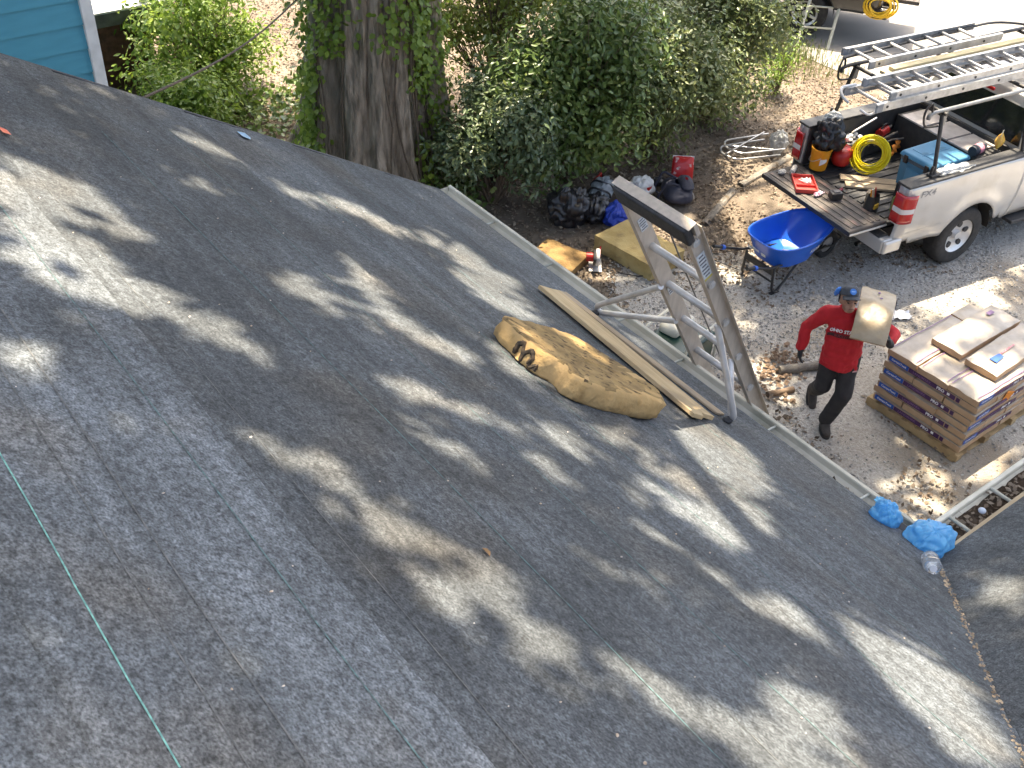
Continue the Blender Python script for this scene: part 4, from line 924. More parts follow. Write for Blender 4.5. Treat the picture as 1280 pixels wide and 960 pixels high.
# ================================================================ GEAR PILE BY THE SHRUBS
m_bagblk = mat('black_bag_film', (.012, .012, .014), (.022, .022, .026), 9, .35, spec=.55, bump=.35, bscale=16)
m_grey = mat('grey_cloth', (.30, .33, .35), (.22, .245, .26), 14, .85, bump=.3, bscale=24)
m_royal = mat('royal_blue_cloth', (.02, .06, .42), (.015, .045, .34), 10, .5, bump=.3, bscale=18)
m_navy = mat('navy_cloth', (.022, .025, .045), (.035, .038, .06), 20, .75, bump=.3)
def bagp(*a, **k): return crumple(*a, **k)
bagp('garbage_bag', (8.28, 8.98, .22), .30, m_bagblk, 'lumpy black plastic bag under the dark green shrub', 'bag', 21, .34, (1.0, .85, .9))
bagp('garbage_bag', (8.62, 8.88, .16), .22, m_bagblk, 'smaller black bag between the lumpy bag and the grey jacket', 'bag', 27, .3, (1.1, .8, .85), (0, 0, R(40)))
o = bagp('jacket', (8.86, 9.05, .24), .24, m_grey, 'grey jacket with black stripes heaped on the blue bag', 'jacket', 33, .26, (1.15, .62, .55), (R(10), R(-12), R(35)))
for q in (-.09, 0.06):
    b = MB(); b.tube([Vector((q+.02*math.sin(t*3), .155*math.cos(t), .135*math.sin(t))) for t in [i*.21 for i in range(15)]], .014, 6); b.build('stripe', m_bagblk, o, smooth=True)
bagp('cloth_bag', (8.84, 8.66, .13), .22, m_royal, 'royal blue cloth bag on the ground beside the yellow foam block', 'bag', 41, .26, (1.2, .75, .7), (0, 0, R(25)))
# red jug top behind the ladder top
t = thing('fuel_jug', 'red plastic jug behind the grey jacket', 'jug', (9.05, 9.30, 0), R(30)); m_red = mat('red_plastic', (.46, .022, .018), (.38, .016, .014), 6, .4, bump=.05)
b = MB(); b.box((0, 0, .13), (.26, .17, .26)); b.build('body', m_red, t, bev=.04, seg=3, smooth=True); b = MB(); b.tube(bent([(-.08, 0, .26), (-.08, 0, .33), (.06, 0, .33), (.06, 0, .26)], r=.03), .016, 8); b.build('handle', m_red, t, smooth=True); b = MB(); b.lathe([(.03, .26), (.03, .30), (.001, .30)], 12, M=T(.10, 0, 0)); b.build('cap', m_bsteel, t)
o = bagp('carrier_bag', (9.55, 8.98, .14), .19, mat('white_film', (.62, .62, .60), (.72, .72, .70), 8, .4, bump=.2, bscale=14), 'white carrier bag with red print beside the dark backpack', 'bag', 55, .24, (1, .8, .8))
b = MB(); b.grid(lambda u, v: (-.05+.10*u, -.19*.80*(.93+.08*math.sin(u*3)), .0+.07*v), 6, 3); b.build('red_print', m_red, o)
# backpack
t = thing('backpack', 'dark navy backpack slumped on the leaves beside the red bag', 'backpack', (9.88, 8.62, 0), R(-35))
b = MB(); b.grid(lambda u, v: ((1+.10*lump(u*6, v*4, 1))*.20*math.sin(math.pi*min(max(v, .02), .98))**.5*superell(u*6.283, 1, 1, 3)[0], (1+.1*lump(u*6, v*4, 7))*.30*math.sin(math.pi*min(max(v, .02), .98))**.5*superell(u*6.283, 1, 1, 3)[1], .02+.27*v), 36, 16, wrapu=True); b.build('body', m_navy, t, smooth=True)
b = MB(); b.grid(lambda u, v: (.10*superell(u*6.283, 1, 1, 3)[0]*math.sin(math.pi*(.5+.49*v))**.5+.10, .2*superell(u*6.283, 1, 1, 3)[1]*math.sin(math.pi*(.5+.49*v))**.5, .27+.07*v), 26, 8, wrapu=True); b.build('pocket', m_navy, t, smooth=True)
for s in (-1, 1):
    b = MB(); b.tube(bent([(-.02, s*.10, .29), (-.20, s*.17, .36), (-.30, s*.14, .10), (-.20, s*.10, .03)], r=.06), .016, 6); b.build('strap', m_navy, t, smooth=True)
b = MB(); b.tube([(.20+.02*math.sin(i), -.16+i*.08, .12) for i in range(5)], .006, 5); b.build('zip', m_alu, t)
o = bagp('dark_cap', (9.98, 9.06, .07), .085, m_bsteel, 'dark cap with a white patch lying behind the backpack', 'cap', 63, .2, (1.3, .9, .7)); o.name = 'baseball_hat'
b = MB(); b.ball((.03, -.05, .03), (.028, .018, .012)); b.build('white_patch', m_lwhite, o, smooth=True)
# red snack bag
m_snack = mat('snack_red', (.55, .016, .020), (.66, .50, .48), 9, .3, lo=.57, hi=.63, spec=.6, bump=.35, bscale=16)
t = thing('snack_bag', 'red and white snack bag standing upright on the leaves', 'snack bag', (10.28, 8.92, .0), R(-38), rot=(R(-24), 0, R(-38)))
b = MB()
def pil(u, v): 
    a = u*6.283; k = math.sin(math.pi*min(max(v, .001), .999))**.45
    return (.155*math.cos(a)*(1-.1*abs(v-.5)), .065*math.sin(a)*k+.006*lump(u*8, v*6, 2), .02+.36*v)
b.grid(pil, 32, 18, wrapu=True); body = b.build('body', m_snack, t, smooth=True)
b = MB(); b.box((0, 0, .365), (.30, .012, .045)); b.build('white_top', m_lwhite, t, bev=.003)
tb = BVHTree.FromPolygons([Vector(p) for p in b.v], b.f)
o = bagp('snack_wrapper', (10.06, 8.60, .04), .06, m_lwhite, 'white and red crumpled wrapper below the red snack bag', 'wrapper', 71, .4, (.8, .6, .4))
b = MB(); b.ball((.01, -.02, .02), (.03, .025, .012)); b.build('red_print', m_red, o, smooth=True)
# foam blocks and circular saw near the gutter
def foam_block(name, label, c, d, rz, m, tilt=0):
    b = MB(); nx, ny = 14, 10
    def P(u, v, w): 
        x, y, z = (u-.5)*d[0], (v-.5)*d[1], w*d[2]; k = .012
        return (x+k*lump(x*5, y*5, z*5+c[0], 1.5), y+k*lump(x*5+9, y*5, z*5, 1.5), z+k*lump(x*5, y*5+9, z*5, 1.5)*(w > .1))
    for f_ in (lambda a, e: P(a, e, 1), lambda a, e: P(a, e, 0), lambda a, e: P(a, 0, e), lambda a, e: P(a, 1, e), lambda a, e: P(0, a, e), lambda a, e: P(1, a, e)): b.grid(f_, nx, ny)
    o = b.build(name, m, None, smooth=True, ang=50); o.location = c; o.rotation_euler = (tilt, 0, rz); return tag(o, label, 'foam block')
m_yfoam = mat('yellow_foam', (.47, .36, .16), (.39, .285, .11), 5, .95, bump=.5, bscale=40, c3=(.26, .19, .09), scale3=6, dist=.012)
m_bfoam = mat('brown_foam', (.27, .17, .065), (.20, .12, .045), 7, .95, bump=.7, bscale=34, c3=(.10, .06, .025), scale3=8, dist=.015)
foam_block('foam_block', 'thick yellowish foam block lying on the drive behind the ladder top', (8.47, 7.86, .01), (.62, .95, .20), R(6), m_yfoam)
foam_block('foam_block', 'flat dark brown foam slab close to the gutter', (7.50, 8.30, .01), (.60, .62, .10), R(20), m_bfoam)
t = thing('circular_saw', 'red and white circular saw standing on the drive between two foam pieces', 'saw', (7.86, 7.98, .015), R(50))
b = MB(); b.box((0, 0, .02), (.30, .16, .008)); b.build('base_plate', m_alu, t, bev=.003)
b = MB(); b.lathe([(.001, -.022), (.105, -.022), (.11, 0), (.105, .022), (.001, .022)], 24, M=T(0, -.02, .13, R(90), 0, 0)); b.build('blade_guard', mat('saw_white', (.60, .58, .56), (.5, .48, .46), 12, .4), t, smooth=True)
b = MB(); b.tube([(-.0, .0, .13), (0, .12, .13)], .055, 14); b.build('motor', m_red, t, smooth=True)
b = MB(); b.tube(bent([(-.12, .02, .10), (-.16, .02, .19), (-.04, .02, .24), (.04, .02, .20)], r=.04), .02, 8); b.build('handle', m_bsteel, t, smooth=True)
b = MB(); b.tube([(.02, -.045, .13), (.10, -.05, .23)], .010, 6); b.build('guard_lever', m_red, t)
b = MB(); b.tube([(7.88, 7.9, .04), (8.02, 7.65, .03), (8.15, 7.5, .028), (8.35, 7.42, .03), (8.5, 7.35, .028), (8.75, 7.22, .03), (9.0, 7.12, .028), (9.2, 7.0, .03), (9.3, 6.9, .03), (9.2, 7.25, .03), (9.4, 7.5, .028)], .007, 6); tag(b.build('extension_cable', m_bsteel, None, smooth=True), 'thin black cord running over the gravel towards the wheelbarrow', 'cord')
# green compressor tub behind the ladder foot
t = thing('generator', 'dark green generator with a cream tank standing below the eave behind the ladder', 'generator', (7.30, 5.98, .012), R(12))
m_dkgreen = mat('dark_green_paint', (.006, .032, .024), (.009, .042, .03), 8, .4)
m_cream = mat('cream_plastic', (.60, .57, .47), (.52, .49, .40), 8, .5)
b = MB(); b.box((0, 0, .26), (.60, .50, .36)); b.build('body', m_dkgreen, t, bev=.03, seg=3)
b = MB(); b.box((.05, .10, .49), (.40, .24, .12)); b.build('tank', m_cream, t, bev=.05, seg=4, smooth=True)
b = MB(); b.lathe([(.04, .55), (.04, .58), (.001, .585)], 14, M=T(.02, .1, 0)); b.build('tank_cap', mat('cap_olive', (.22, .23, .18)), t, smooth=True)
for y in (-.26, .26):
    b = MB(); b.tube(bent([(-.33, y, .03), (-.33, y, .58), (.33, y, .58), (.33, y, .03)], r=.07), .017, 8); b.build('frame_tube', m_cream, t, smooth=True)
for x in (-.33, .33):
    b = MB(); b.tube([(x, -.26, .05), (x, .26, .05)], .017, 8); b.build('frame_tube', m_bsteel, t, smooth=True)
text_obj('HR', .10, T(-.03, -.252, .30, R(90), 0, 0), m_lwhite, t, bold=.003)
b = MB(); b.lathe([(.09, -.05), (.10, 0), (.09, .05)], 20, M=T(-.36, -.18, .10, 0, R(90), 0)); b.build('wheel', m_black, t, smooth=True)
# folded aluminium chair frame with a plastic bag
t = thing('chair_frame', 'folded aluminium tube frame with a clear bag lying on leaves under the shrubs', 'frame', (11.75, 9.05, .03), R(-20))
m_tube = mat('bright_tube', (.55, .55, .55), (.45, .45, .45), 12, .3, metal=.6)
for (zz, dx) in ((.03, 0), (.12, .05)):
    b = MB(); b.tube(bent([(.42+dx, .26, zz), (-.34+dx, .20, zz), (-.42+dx, .0, zz), (-.30+dx, -.24, zz), (.42+dx, -.24, zz)], r=.10), .013, 8); b.build('tube', m_tube, t, smooth=True)
b = MB(); b.tube([(-.28, .20, .04), (.30, -.22, .12)], .011, 8); b.tube([(-.36, -.05, .04), (.40, .27, .15)], .011, 8); b.build('cross_tube', m_tube, t, smooth=True)
m_film = mat('clear_bag_film', (.55, .57, .58), (.45, .47, .48), 6, .35, bump=.4, bscale=14); m_film.node_tree.nodes['Principled BSDF'].inputs['Alpha'].default_value = .6
bagp('clear_bag', (12.18, 8.84, .16), .17, m_film, 'greyish clear plastic bag hanging on the aluminium frame', 'bag', 81, .36, (.8, .8, 1.05))
# small trash on the drive
def rag(name, c, d, m, label, cat, seed):
    b = MB(); b.grid(lambda u, v: ((u-.5)*d[0]*(1+.3*lump(v*3, seed, 0)), (v-.5)*d[1]*(1+.4*lump(u*3, seed, 4)), .012+.05*abs(lump(u*3+seed, v*3, 0, 1.3))), 20, 14); o = b.build(name, m, None, smooth=True); o.location = c; o.rotation_euler = (0, 0, seed); return tag(o, label, cat)
rag('plastic_sheet', (10.15, 5.18, .02), (.34, .16), mat('white_sheet', (.74, .75, .78), (.60, .62, .68), 10, .4), 'crumpled white plastic sheet on the ground behind the shingle stack', 'plastic', 2.6)
rag('plastic_bag', (8.62, 2.55, .02), (.20, .14), m_film, 'clear plastic scrap on the drive below the pallet corner', 'plastic', 1.0)
o = bagp('carrier_bag', (8.93, 1.98, .12), .14, mat('dark_blue_film', (.02, .075, .25), (.03, .10, .32), 9, .3, bump=.3, bscale=16), 'dark blue drink cup bag with a striped straw by the wing gutter', 'bag', 91, .25, (1, .9, .9))
b = MB(); b.tube([(-.03, .0, .02), (-.10, .05, .26)], .007, 6); b.build('straw', m_lwhite, o); b = MB(); b.ball((-.02, -.07, .06), (.07, .05, .05)); b.build('white_lid', m_lwhite, o, smooth=True)
rag('paper_scrap', (8.75, 5.0, .02), (.05, .03), m_lwhite, 'tiny white paper scrap on the gravel', 'paper', 4.0)
rag('blue_cap_scrap', (6.95, 4.15, .02), (.12, .08), mat('scrap_lightblue', (.35, .55, .75), (.5, .65, .8), 20, .5), 'light blue plastic scrap on the ground below the ladder', 'plastic', .6)
# short log and bark pieces by the drive
for (a, c, r_, lb) in [((8.15, 5.25, .05), (8.72, 5.0, .06), .05, 'short grey fallen log lying behind the walking man'), ((7.75, 5.05, .035), (8.05, 4.95, .035), .035, 'broken reddish chunk of rotten wood on the drive')]:
    b = MB(); A, Cc = Vector(a), Vector(c)
    b.tube([A.lerp(Cc, i/8)+Vector((.012*lump(i*.5, r_*30, 0), .012*lump(i*.5, 5, 0), 0)) for i in range(9)], [r_*(1+.25*lump(i*.6, 2, r_)) for i in range(9)], 10)
    tag(b.build('log', m_stone if r_ > .04 else m_chip, None, smooth=True), lb, 'log')
# ================================================================ PICKUP TRUCKS
m_glass = mat('dark_glass', (.012, .014, .016), (.018, .02, .022), 3, .06, spec=.8)
m_tyre = mat('tyre', (.022, .021, .021), (.038, .036, .034), 18, .85, bump=.3, bscale=60)
m_chrome = mat('wheel_alloy', (.66, .65, .63), (.56, .55, .54), 8, .3, metal=.35)
m_plast = mat('black_plastic', (.028, .028, .03), (.045, .044, .044), 14, .6, bump=.15)
m_lamp = mat('red_lamp', (.42, .008, .010), (.50, .012, .014), 6, .12, spec=.7, coat=.5)
m_lampw = mat('clear_lamp', (.70, .66, .64), (.62, .56, .55), 10, .12, spec=.7, coat=.5)
m_under = mat('underbody', (.02, .02, .02), (.035, .03, .025), 10, .9)
def pickup(name, label, loc, rz, paint, rim_style, rackless=False):
    t = thing(name, label, 'pickup truck', loc, rz)
    XW = (1.25, 4.75); RW = .395
    def zbot(x):
        z = .50 if x > 1.9 else .56
        if x < .25: z = .62
        for xw in XW:
            d = abs(x-xw)
            if d < .50: z = max(z, .40+math.sqrt(.50**2-d*d))
        return z
    def yside(x, z):
        y = .965-.10*max(0, (z-1.0)/.36)**2*.35-.05*max(0, (.85-z)/.35)**1.5
        for xw in XW:
            d = math.hypot(x-xw, z-.42); y += .032*math.exp(-((d-.52)/.10)**2)
        y += .010*math.exp(-((z-.70)/.03)**2)*0
        if x < .10: y -= .05*(1-max(x, -.02)/.10)**2
        if x > 4.9: y -= .22*((x-4.9)/.65)**2
        return y
    def panel(x0, x1, ztop, nu, nv, sgn):
        def fn(u, v):
            x = x0+(x1-x0)*u; zb = zbot(x); zt = ztop(x) if callable(ztop) else ztop
            z = zb+(zt-zb)*v; return (x, sgn*yside(x, z), z)
        b = MB(); b.grid(fn, nu, nv); return b
    body = None
    for sgn in (-1, 1):
        o = panel(-.02, 2.02, 1.355, 60, 16, sgn).build('bed_side', paint, t, smooth=True, ang=50); sd = o.modifiers.new('solid', 'SOLIDIFY'); sd.thickness = .012; sd.offset = 0
        o['label'] = 'outer bed side'
        if sgn < 0:
            # painted seam and side moulding below it
            b = MB(); b.grid(lambda u, v: ((x := .02+.70*u), sgn*(yside(x, .735+.012*v)+.011), .735+.012*v), 12, 3); b.build('moulding', paint, o)
            b = MB(); b.grid(lambda u, v: ((x := 1.76+.26*u), sgn*(yside(x, .70+.012*v)+.011), .70+.012*v), 6, 3); b.build('moulding', paint, o)
            if not rackless:
                v, f = text_mesh('FX4', .10, .002); b = MB(); b.add([(.33+x*1.5+y*.25, -(yside(.33+x, 1.235+y)+.010), 1.235+y) for x, y, z in v], f); b.build('lettering', mat('badge_grey', (.30, .29, .27), (.24, .23, .22)), o, recalc=False)
        b = MB(); b.box((.99, sgn*.855, 1.368), (2.02, .20, .03)); b.build('bed_rail', m_plast, t, bev=.012, seg=3)
        b = MB(); b.box((1.0, sgn*.765, 1.10), (1.96, .02, .50)); b.build('bed_inner_wall', m_plast, t)
        b = MB(); b.box((1.25, sgn*.68, .95), (.95, .18, .20)); b.build('wheel_well', m_plast, t, bev=.03)
        # cab doors / front fender
        o = panel(2.035, 3.02, 1.32, 24, 12, sgn).build('door', paint, t, smooth=True, ang=50); o.modifiers.new('solid', 'SOLIDIFY').thickness = .02
        b = MB(); b.box((2.30, sgn*.975, 1.12), (.14, .03, .035)); b.build('handle', m_plast, o, bev=.008)
        o = panel(3.03, 4.10, 1.30, 24, 12, sgn).build('door', paint, t, smooth=True, ang=50); o.modifiers.new('solid', 'SOLIDIFY').thickness = .02
        b = MB(); b.box((3.25, sgn*.975, 1.12), (.16, .03, .035)); b.build('handle', m_plast, o, bev=.008)
        o = panel(4.11, 5.52, 1.20, 44, 12, sgn).build('fender', paint, t, smooth=True, ang=50); o.modifiers.new('solid', 'SOLIDIFY').thickness = .02
        b = MB(); b.box((3.05, sgn*.93, .42), (1.9, .16, .05)); b.build('running_board', m_plast, t, bev=.012)
        b = MB(); b.box((3.95, sgn*1.10, 1.30), (.12, .20, .20)); b.build('mirror', m_plast, t, bev=.03, seg=3)
        # tail lamp wraps the rear corner
        o = MB()
        def lampf(u, v, z0=.90, z1=1.27):
            z = z0+(z1-z0)*v
            if u < .5: return (-.034, sgn*(.80+.13*u*2), z)
            k = (u-.5)*2; return (-.034+.165*k**1.3, sgn*(.93+.058*math.sin(k*1.57)), z)
        o.grid(lampf, 13, 8); tl = o.build('tail_lamp', m_lamp, t, smooth=True, ang=60); s2 = tl.modifiers.new('solid', 'SOLIDIFY'); s2.thickness = .012; s2.offset = 0
        o = MB(); o.grid(lambda u, v: tuple(Vector(lampf(u, v, 1.035, 1.10))+Vector((-.010, sgn*.010, 0))), 13, 3); o.build('reverse_lamp', m_lampw, tl, smooth=True, ang=60)
        b = MB(); b.box((.03, sgn*.865, 1.10), (.06, .15, .50)); b.build('rear_post', paint, t, bev=.015)
    b = MB(); b.box((1.0, 0, .80), (1.98, 1.54, .05)); fl = b.build('bed_floor', m_plast, t)
    for i in range(11):
        b = MB(); b.box((1.0, -.65+i*.13, .832), (1.94, .075, .014)); b.build('floor_rib', m_plast, fl, bev=.004)
    b = MB(); b.box((1.985, 0, 1.08), (.04, 1.62, .54)); b.build('bed_front_wall', m_plast, t)
    # tailgate lowered flat
    tg = MB(); tg.box((-.315, 0, .835), (.585, 1.56, .05)); tg = tg.build('tailgate', mat('tailgate_liner', (.085, .07, .062), (.05, .044, .04), 8, .7), t, bev=.01)
    b = MB(); b.box((-.315, 0, .806), (.60, 1.58, .028)); b.build('tailgate_skin', paint, tg, bev=.008)
    b = MB(); b.box((-.617, 0, .828), (.026, 1.57, .062)); b.build('tailgate_edge', m_plast, tg, bev=.008)
    for i in range(5):
        b = MB(); b.box((-.53+i*.105, 0, .8635), (.055, 1.46, .010)); b.build('floor_rib', mat('worn_liner', (.13, .105, .09), (.075, .065, .058), 9, .7, c3=(.26, .14, .105), scale3=5), tg, bev=.003)
    b = MB(); b.box((-.08, 0, .60), (.17, 1.86, .19)); b.box((-.02, -.94, .60), (.28, .06, .17)); b.box((-.02, .94, .60), (.28, .06, .17)); bp_ = b.build('bumper', paint, t, bev=.035, seg=3, smooth=True)
    b = MB(); b.box((-.09, 0, .705), (.16, 1.70, .018)); b.build('step_pad', m_plast, bp_, bev=.006)
    b = MB(); b.tube([(.5, -.45, .42), (-.10, -.50, .40)], .03, 12, cap=False); b.build('exhaust', m_bsteel, t, smooth=True)
    b = MB(); b.box((-.18, 0, .46), (.22, .07, .07)); b.build('hitch', m_bsteel, t, bev=.006)
    b = MB(); b.box((2.7, 0, .62), (5.4, 1.5, .22)); b.box((1.25, 0, .42), (.14, 1.5, .14)); b.box((2.7, .35, .46), (5.0, .10, .14)); b.box((2.7, -.35, .46), (5.0, .10, .14)); b.build('chassis', m_under, t)
    # cab shell
    def prof(y, kk):
        pts = [(2.05, 1.30), (2.10, 1.50), (2.17, 1.80), (2.22, 1.88), (2.36, 1.925), (2.9, 1.945), (3.35, 1.925), (3.52, 1.88), (3.72, 1.74), (4.30, 1.27)]
        return [(x, y*(.94-.21*max(0, (z-1.28)/.66)**1.15)*(kk if z > 1.87 else 1), z) for x, z in pts]
    cb = MB(); ys = [-1, -.97, -.6, 0, .6, .97, 1]; vs = []; n = 10
    for y in ys:
        crown = .018*(1-y*y); vs += [(x, yy, z+(crown if z > 1.85 else 0)) for x, yy, z in prof(y, 1)]
    fs = [(j*n+i, j*n+i+1, (j+1)*n+i+1, (j+1)*n+i) for j in range(len(ys)-1) for i in range(n-1)]+[tuple(range(n)), tuple((len(ys)-1)*n+i for i in range(n))]
    cb.add(vs, fs); cab = cb.build('cab', paint, t, smooth=True, ang=35, bev=.012)
    b = MB(); b.box((3.1, 0, 1.0), (2.05, 1.80, .62)); b.build('cab_interior', m_under, t)
    def wq(pts, nm='rear_window'):
        b = MB(); b.add(pts, [(0, 1, 2, 3)]); o = b.build(nm, m_glass, cab); s3 = o.modifiers.new('solid', 'SOLIDIFY'); s3.thickness = .008; s3.offset = 0; return o
    wq([(2.062, -.74, 1.37), (2.062, .74, 1.37), (2.158, .63, 1.79), (2.158, -.63, 1.79)])
    wq([(4.19, -.80, 1.37), (4.19, .80, 1.37), (3.735, .68, 1.75), (3.735, -.68, 1.75)], 'windscreen')
    def cy(z): return .94-.21*max(0, (z-1.28)/.66)**1.15+.004
    for sgn in (-1, 1):
        wq([(2.20, sgn*cy(1.36), 1.36), (2.95, sgn*cy(1.36), 1.36), (2.95, sgn*cy(1.84), 1.84), (2.30, sgn*cy(1.84), 1.84)], 'side_window')
        wq([(3.05, sgn*cy(1.36), 1.36), (4.05, sgn*cy(1.36), 1.36), (3.52, sgn*cy(1.82), 1.82), (3.05, sgn*cy(1.84), 1.84)], 'side_window')
    b = MB(); b.box((2.035, 0, 1.895), (.03, .34, .035)); b.build('brake_light', m_lamp, cab)
    b = MB(); b.grid(lambda u, v: (4.15+1.37*u, (v-.5)*1.84*(1-.12*u*u), 1.27-.08*u**2.5+.03*(1-(2*v-1)**2)-.03*abs(2*v-1)**6), 16, 16); o = b.build('hood', paint, t, smooth=True); s4 = o.modifiers.new('solid', 'SOLIDIFY'); s4.thickness = .02; s4.offset = -1
    b = MB(); b.box((5.50, 0, .98), (.06, 1.10, .34)); b.build('grille', m_chrome, t, bev=.02)
    for s in (-1, 1):
        b = MB(); b.box((5.44, s*.70, 1.02), (.12, .28, .24)); b.build('headlight', m_lampw, t, bev=.03)
    b = MB(); b.box((5.56, 0, .66), (.16, 1.86, .22)); b.build('front_bumper', m_chrome, t, bev=.05, seg=3)
    # wheels
    def wheel(x, sgn):
        w = MB(); Mw_ = T(x, sgn*.81, RW, R(90) if sgn < 0 else R(-90), 0, 0)
        pr_ = [(.225, -.12), (.31, -.125), (.365, -.118), (.385, -.095), (.395, -.04), (.395, .04), (.385, .095), (.365, .118), (.31, .125), (.235, .12), (.225, .10)]
        w.lathe(pr_, 40, M=Mw_, cap=False); wo = w.build('wheel', m_tyre, t, smooth=True, ang=50)
        q = MB(); q.lathe([(.001, .055), (.05, .06), (.06, .045), (.13, .052), (.20, .075), (.228, .105), (.238, .118), (.232, .10), (.225, 0)], 40, M=Mw_, cap=False); rim = q.build('rim', m_chrome, wo, smooth=True, ang=40)
        for k in range(5):
            a = k*2*math.pi/5+.3; hb = MB()
            if rim_style == 0: hb.lathe([(.001, .0765), (.042, .0765), (.042, .05)], 14, M=Mw_ @ T(.152*math.cos(a), .152*math.sin(a), 0) @ T(rz=a) @ Matrix.Diagonal((1.0, .85, 1, 1))); hb.build('rim_hole', m_plast, rim)
            else:
                hb.box((.15, 0, .085), (.15, .05, .02), Mw_ @ T(rz=a)); hb.build('spoke', m_chrome, rim, bev=.006)
        if rim_style: q = MB(); q.lathe([(.001, .072), (.21, .072)], 30, M=Mw_); q.build('rim_back', m_under, rim)
        q = MB(); q.lathe([(.001, .098), (.05, .095), (.06, .06)], 20, M=Mw_); q.build('hub_cap', m_chrome, rim, smooth=True)
    for x in XW:
        for s in (-1, 1): wheel(x, s)
        for s in (-1, 1):
            b = MB(); b.grid(lambda u, v: (x+.49*math.cos(math.pi*u), s*(.93-.30*v), .40+.49*math.sin(math.pi*u)), 20, 3); b.build('arch_liner', m_under, t, smooth=True)
    return t
m_silver = mat('champagne_paint', (.56, .54, .505), (.52, .50, .465), 3, .30, metal=.25, coat=.7, c3=(.44, .415, .37), scale3=2.5)
m_dark = mat('black_paint', (.022, .022, .025), (.03, .03, .032), 4, .3, coat=.4)
TRX, TRY, TRA = 10.63, 6.62, R(-8)
truck = pickup('pickup_truck', 'champagne silver pickup with lowered tailgate and ladders on its rack', (TRX, TRY, .012), TRA, m_silver, 0)
h2a = math.atan2(.83, -.55)
truck2 = pickup('pickup_truck', 'dark pickup parked on the street at the top edge', (17.53, 11.20, .014), h2a, m_dark, 1, True)
TM = T(TRX, TRY, .012, 0, 0, TRA)
# black tube rack on the bed
rack = thing('ladder_rack', 'black tube ladder rack mounted over the silver pickup bed', 'rack', (TRX, TRY, .012), TRA)
m_rk = mat('rack_black', (.020, .020, .022), (.05, .045, .04), 10, .45)
m_rkg = mat('rack_grey', (.26, .26, .255), (.18, .18, .175), 10, .4, metal=.4)
RZ = 2.06
for s, yb, yt in ((-1, -.85, -.66), (1, .85, .76)):
    b = MB(); b.tube([(.46, yb, 1.38), (.52, yt, RZ)], .024, 10); b.build('post', m_rk, rack, smooth=True)
    b = MB(); b.box((.46, yb, 1.40), (.16, .09, .03)); b.tube([(.40, yb, 1.40), (.40, yb, 1.52)], .02, 8); b.build('foot', m_rk, rack, bev=.006)
    b = MB(); b.tube([(2.0, yb, 1.38), (2.02, yt, RZ)], .024, 10); b.build('post', m_rk, rack, smooth=True)
    b = MB(); b.tube(bent([(.30, yt, RZ-.02), (.30, yt, RZ+.05), (3.6, yt, RZ+.05), (4.1, yt, RZ-.05), (4.6, yt, RZ-.5)], r=.12), .024, 10); b.build('side_rail', m_rkg if s < 0 else m_rk, rack, smooth=True)
    b = MB(); b.tube(bent([(.34, yt, RZ+.03), (.30, yt, RZ+.20), (.22, yt-s*.02, RZ+.08), (.26, yt, RZ-.12), (.50, yt, RZ-.14)], r=.10), .013, 8); b.build('rope_hook', m_rk, rack, smooth=True)
    b = MB(); b.box((.56, yt+s*.005, RZ-.06), (.09, .008, .18)); b.build('gusset', m_rkg, rack)
for x in (.52, 2.02, 3.5):
    b = MB(); b.tube([(x, -.72, RZ+.02), (x, .80, RZ+.02)], .022, 10); b.build('cross_bar', m_rk, rack, smooth=True)
b = MB(); b.tube(bent([(.36, .84, RZ+.12), (3.2, .90, RZ+.16), (3.7, .3, RZ+.16), (3.8, -.5, RZ+.10)], r=.35), .018, 8); b.build('front_hoop', m_rk, rack, smooth=True)
# ladders and lumber on the rack
m_alu2 = mat('bright_aluminium', (.60, .585, .56), (.47, .455, .43), 14, .45, metal=.45, bump=.1, bscale=80, c3=(.36, .34, .31), scale3=5)
def flat_ladder(label, X0, X1, Y0, Y1, Z, double=False, skew=0, n0=.15, hooks=False):
    t = thing('extension_ladder', label, 'ladder', (TRX, TRY, .012), TRA+skew, 'ladders on the truck rack')
    sets = [(X0, X1, Y0, Y1, Z)]+([(X0+.22, X1-.1, Y0+.045, Y1-.045, Z+.085)] if double else [])
    for (x0, x1, y0, y1, z) in sets:
        for y, s in ((y0, 1), (y1, -1)):
            b = MB(); b.box(((x0+x1)/2, y, z), (x1-x0, .005, .096)); b.box(((x0+x1)/2, y+s*.02, z+.046), (x1-x0, .04, .005)); b.box(((x0+x1)/2, y+s*.02, z-.046), (x1-x0, .04, .005)); rl = b.build('rail', m_alu2, t)
            x = x0+n0
            while x < x1-.05:
                b = MB(); b.tube([(x, y-s*.003, z), (x, y-s*.009, z)], .017, 8); b.build('rivet', m_bsteel, rl); x += .305*2
        x = x0+n0
        while x < x1-.05:
            b = MB(); b.tube([(x, y0, z), (x, y1, z)], .0205, 8); b.build('rung', m_alu2, t, smooth=True); x += .305
        for y in (y0, y1):
            b = MB(); b.box((x0+.03, y, z), (.10, .03, .10)); b.build('end_cap', mat('end_cap_grey', (.30, .31, .32), (.2, .2, .2), 9, .6), t, bev=.008)
    if hooks:
        b = MB(); b.tube(bent([(X0+.15, Y1, Z+.05), (X0-.10, Y1-.02, Z+.07), (X0-.16, Y1-.10, Z+.02), (X0-.12, Y1-.2, Z-.04)], r=.06), .018, 8); b.build('hook', m_alu2, t, smooth=True)
        b = MB(); b.tube(bent([(X0+.2, Y0+.05, Z-.05), (X0-.08, Y0+.04, Z-.08), (X0-.16, Y0+.10, Z-.02)], r=.05), .015, 8); b.build('hook', m_alu2, t, smooth=True)
    return t
flat_ladder('long double aluminium ladder nearest the camera on the truck rack', -.33, 3.9, -.44, .08, RZ+.13, True, 0, .15, True)
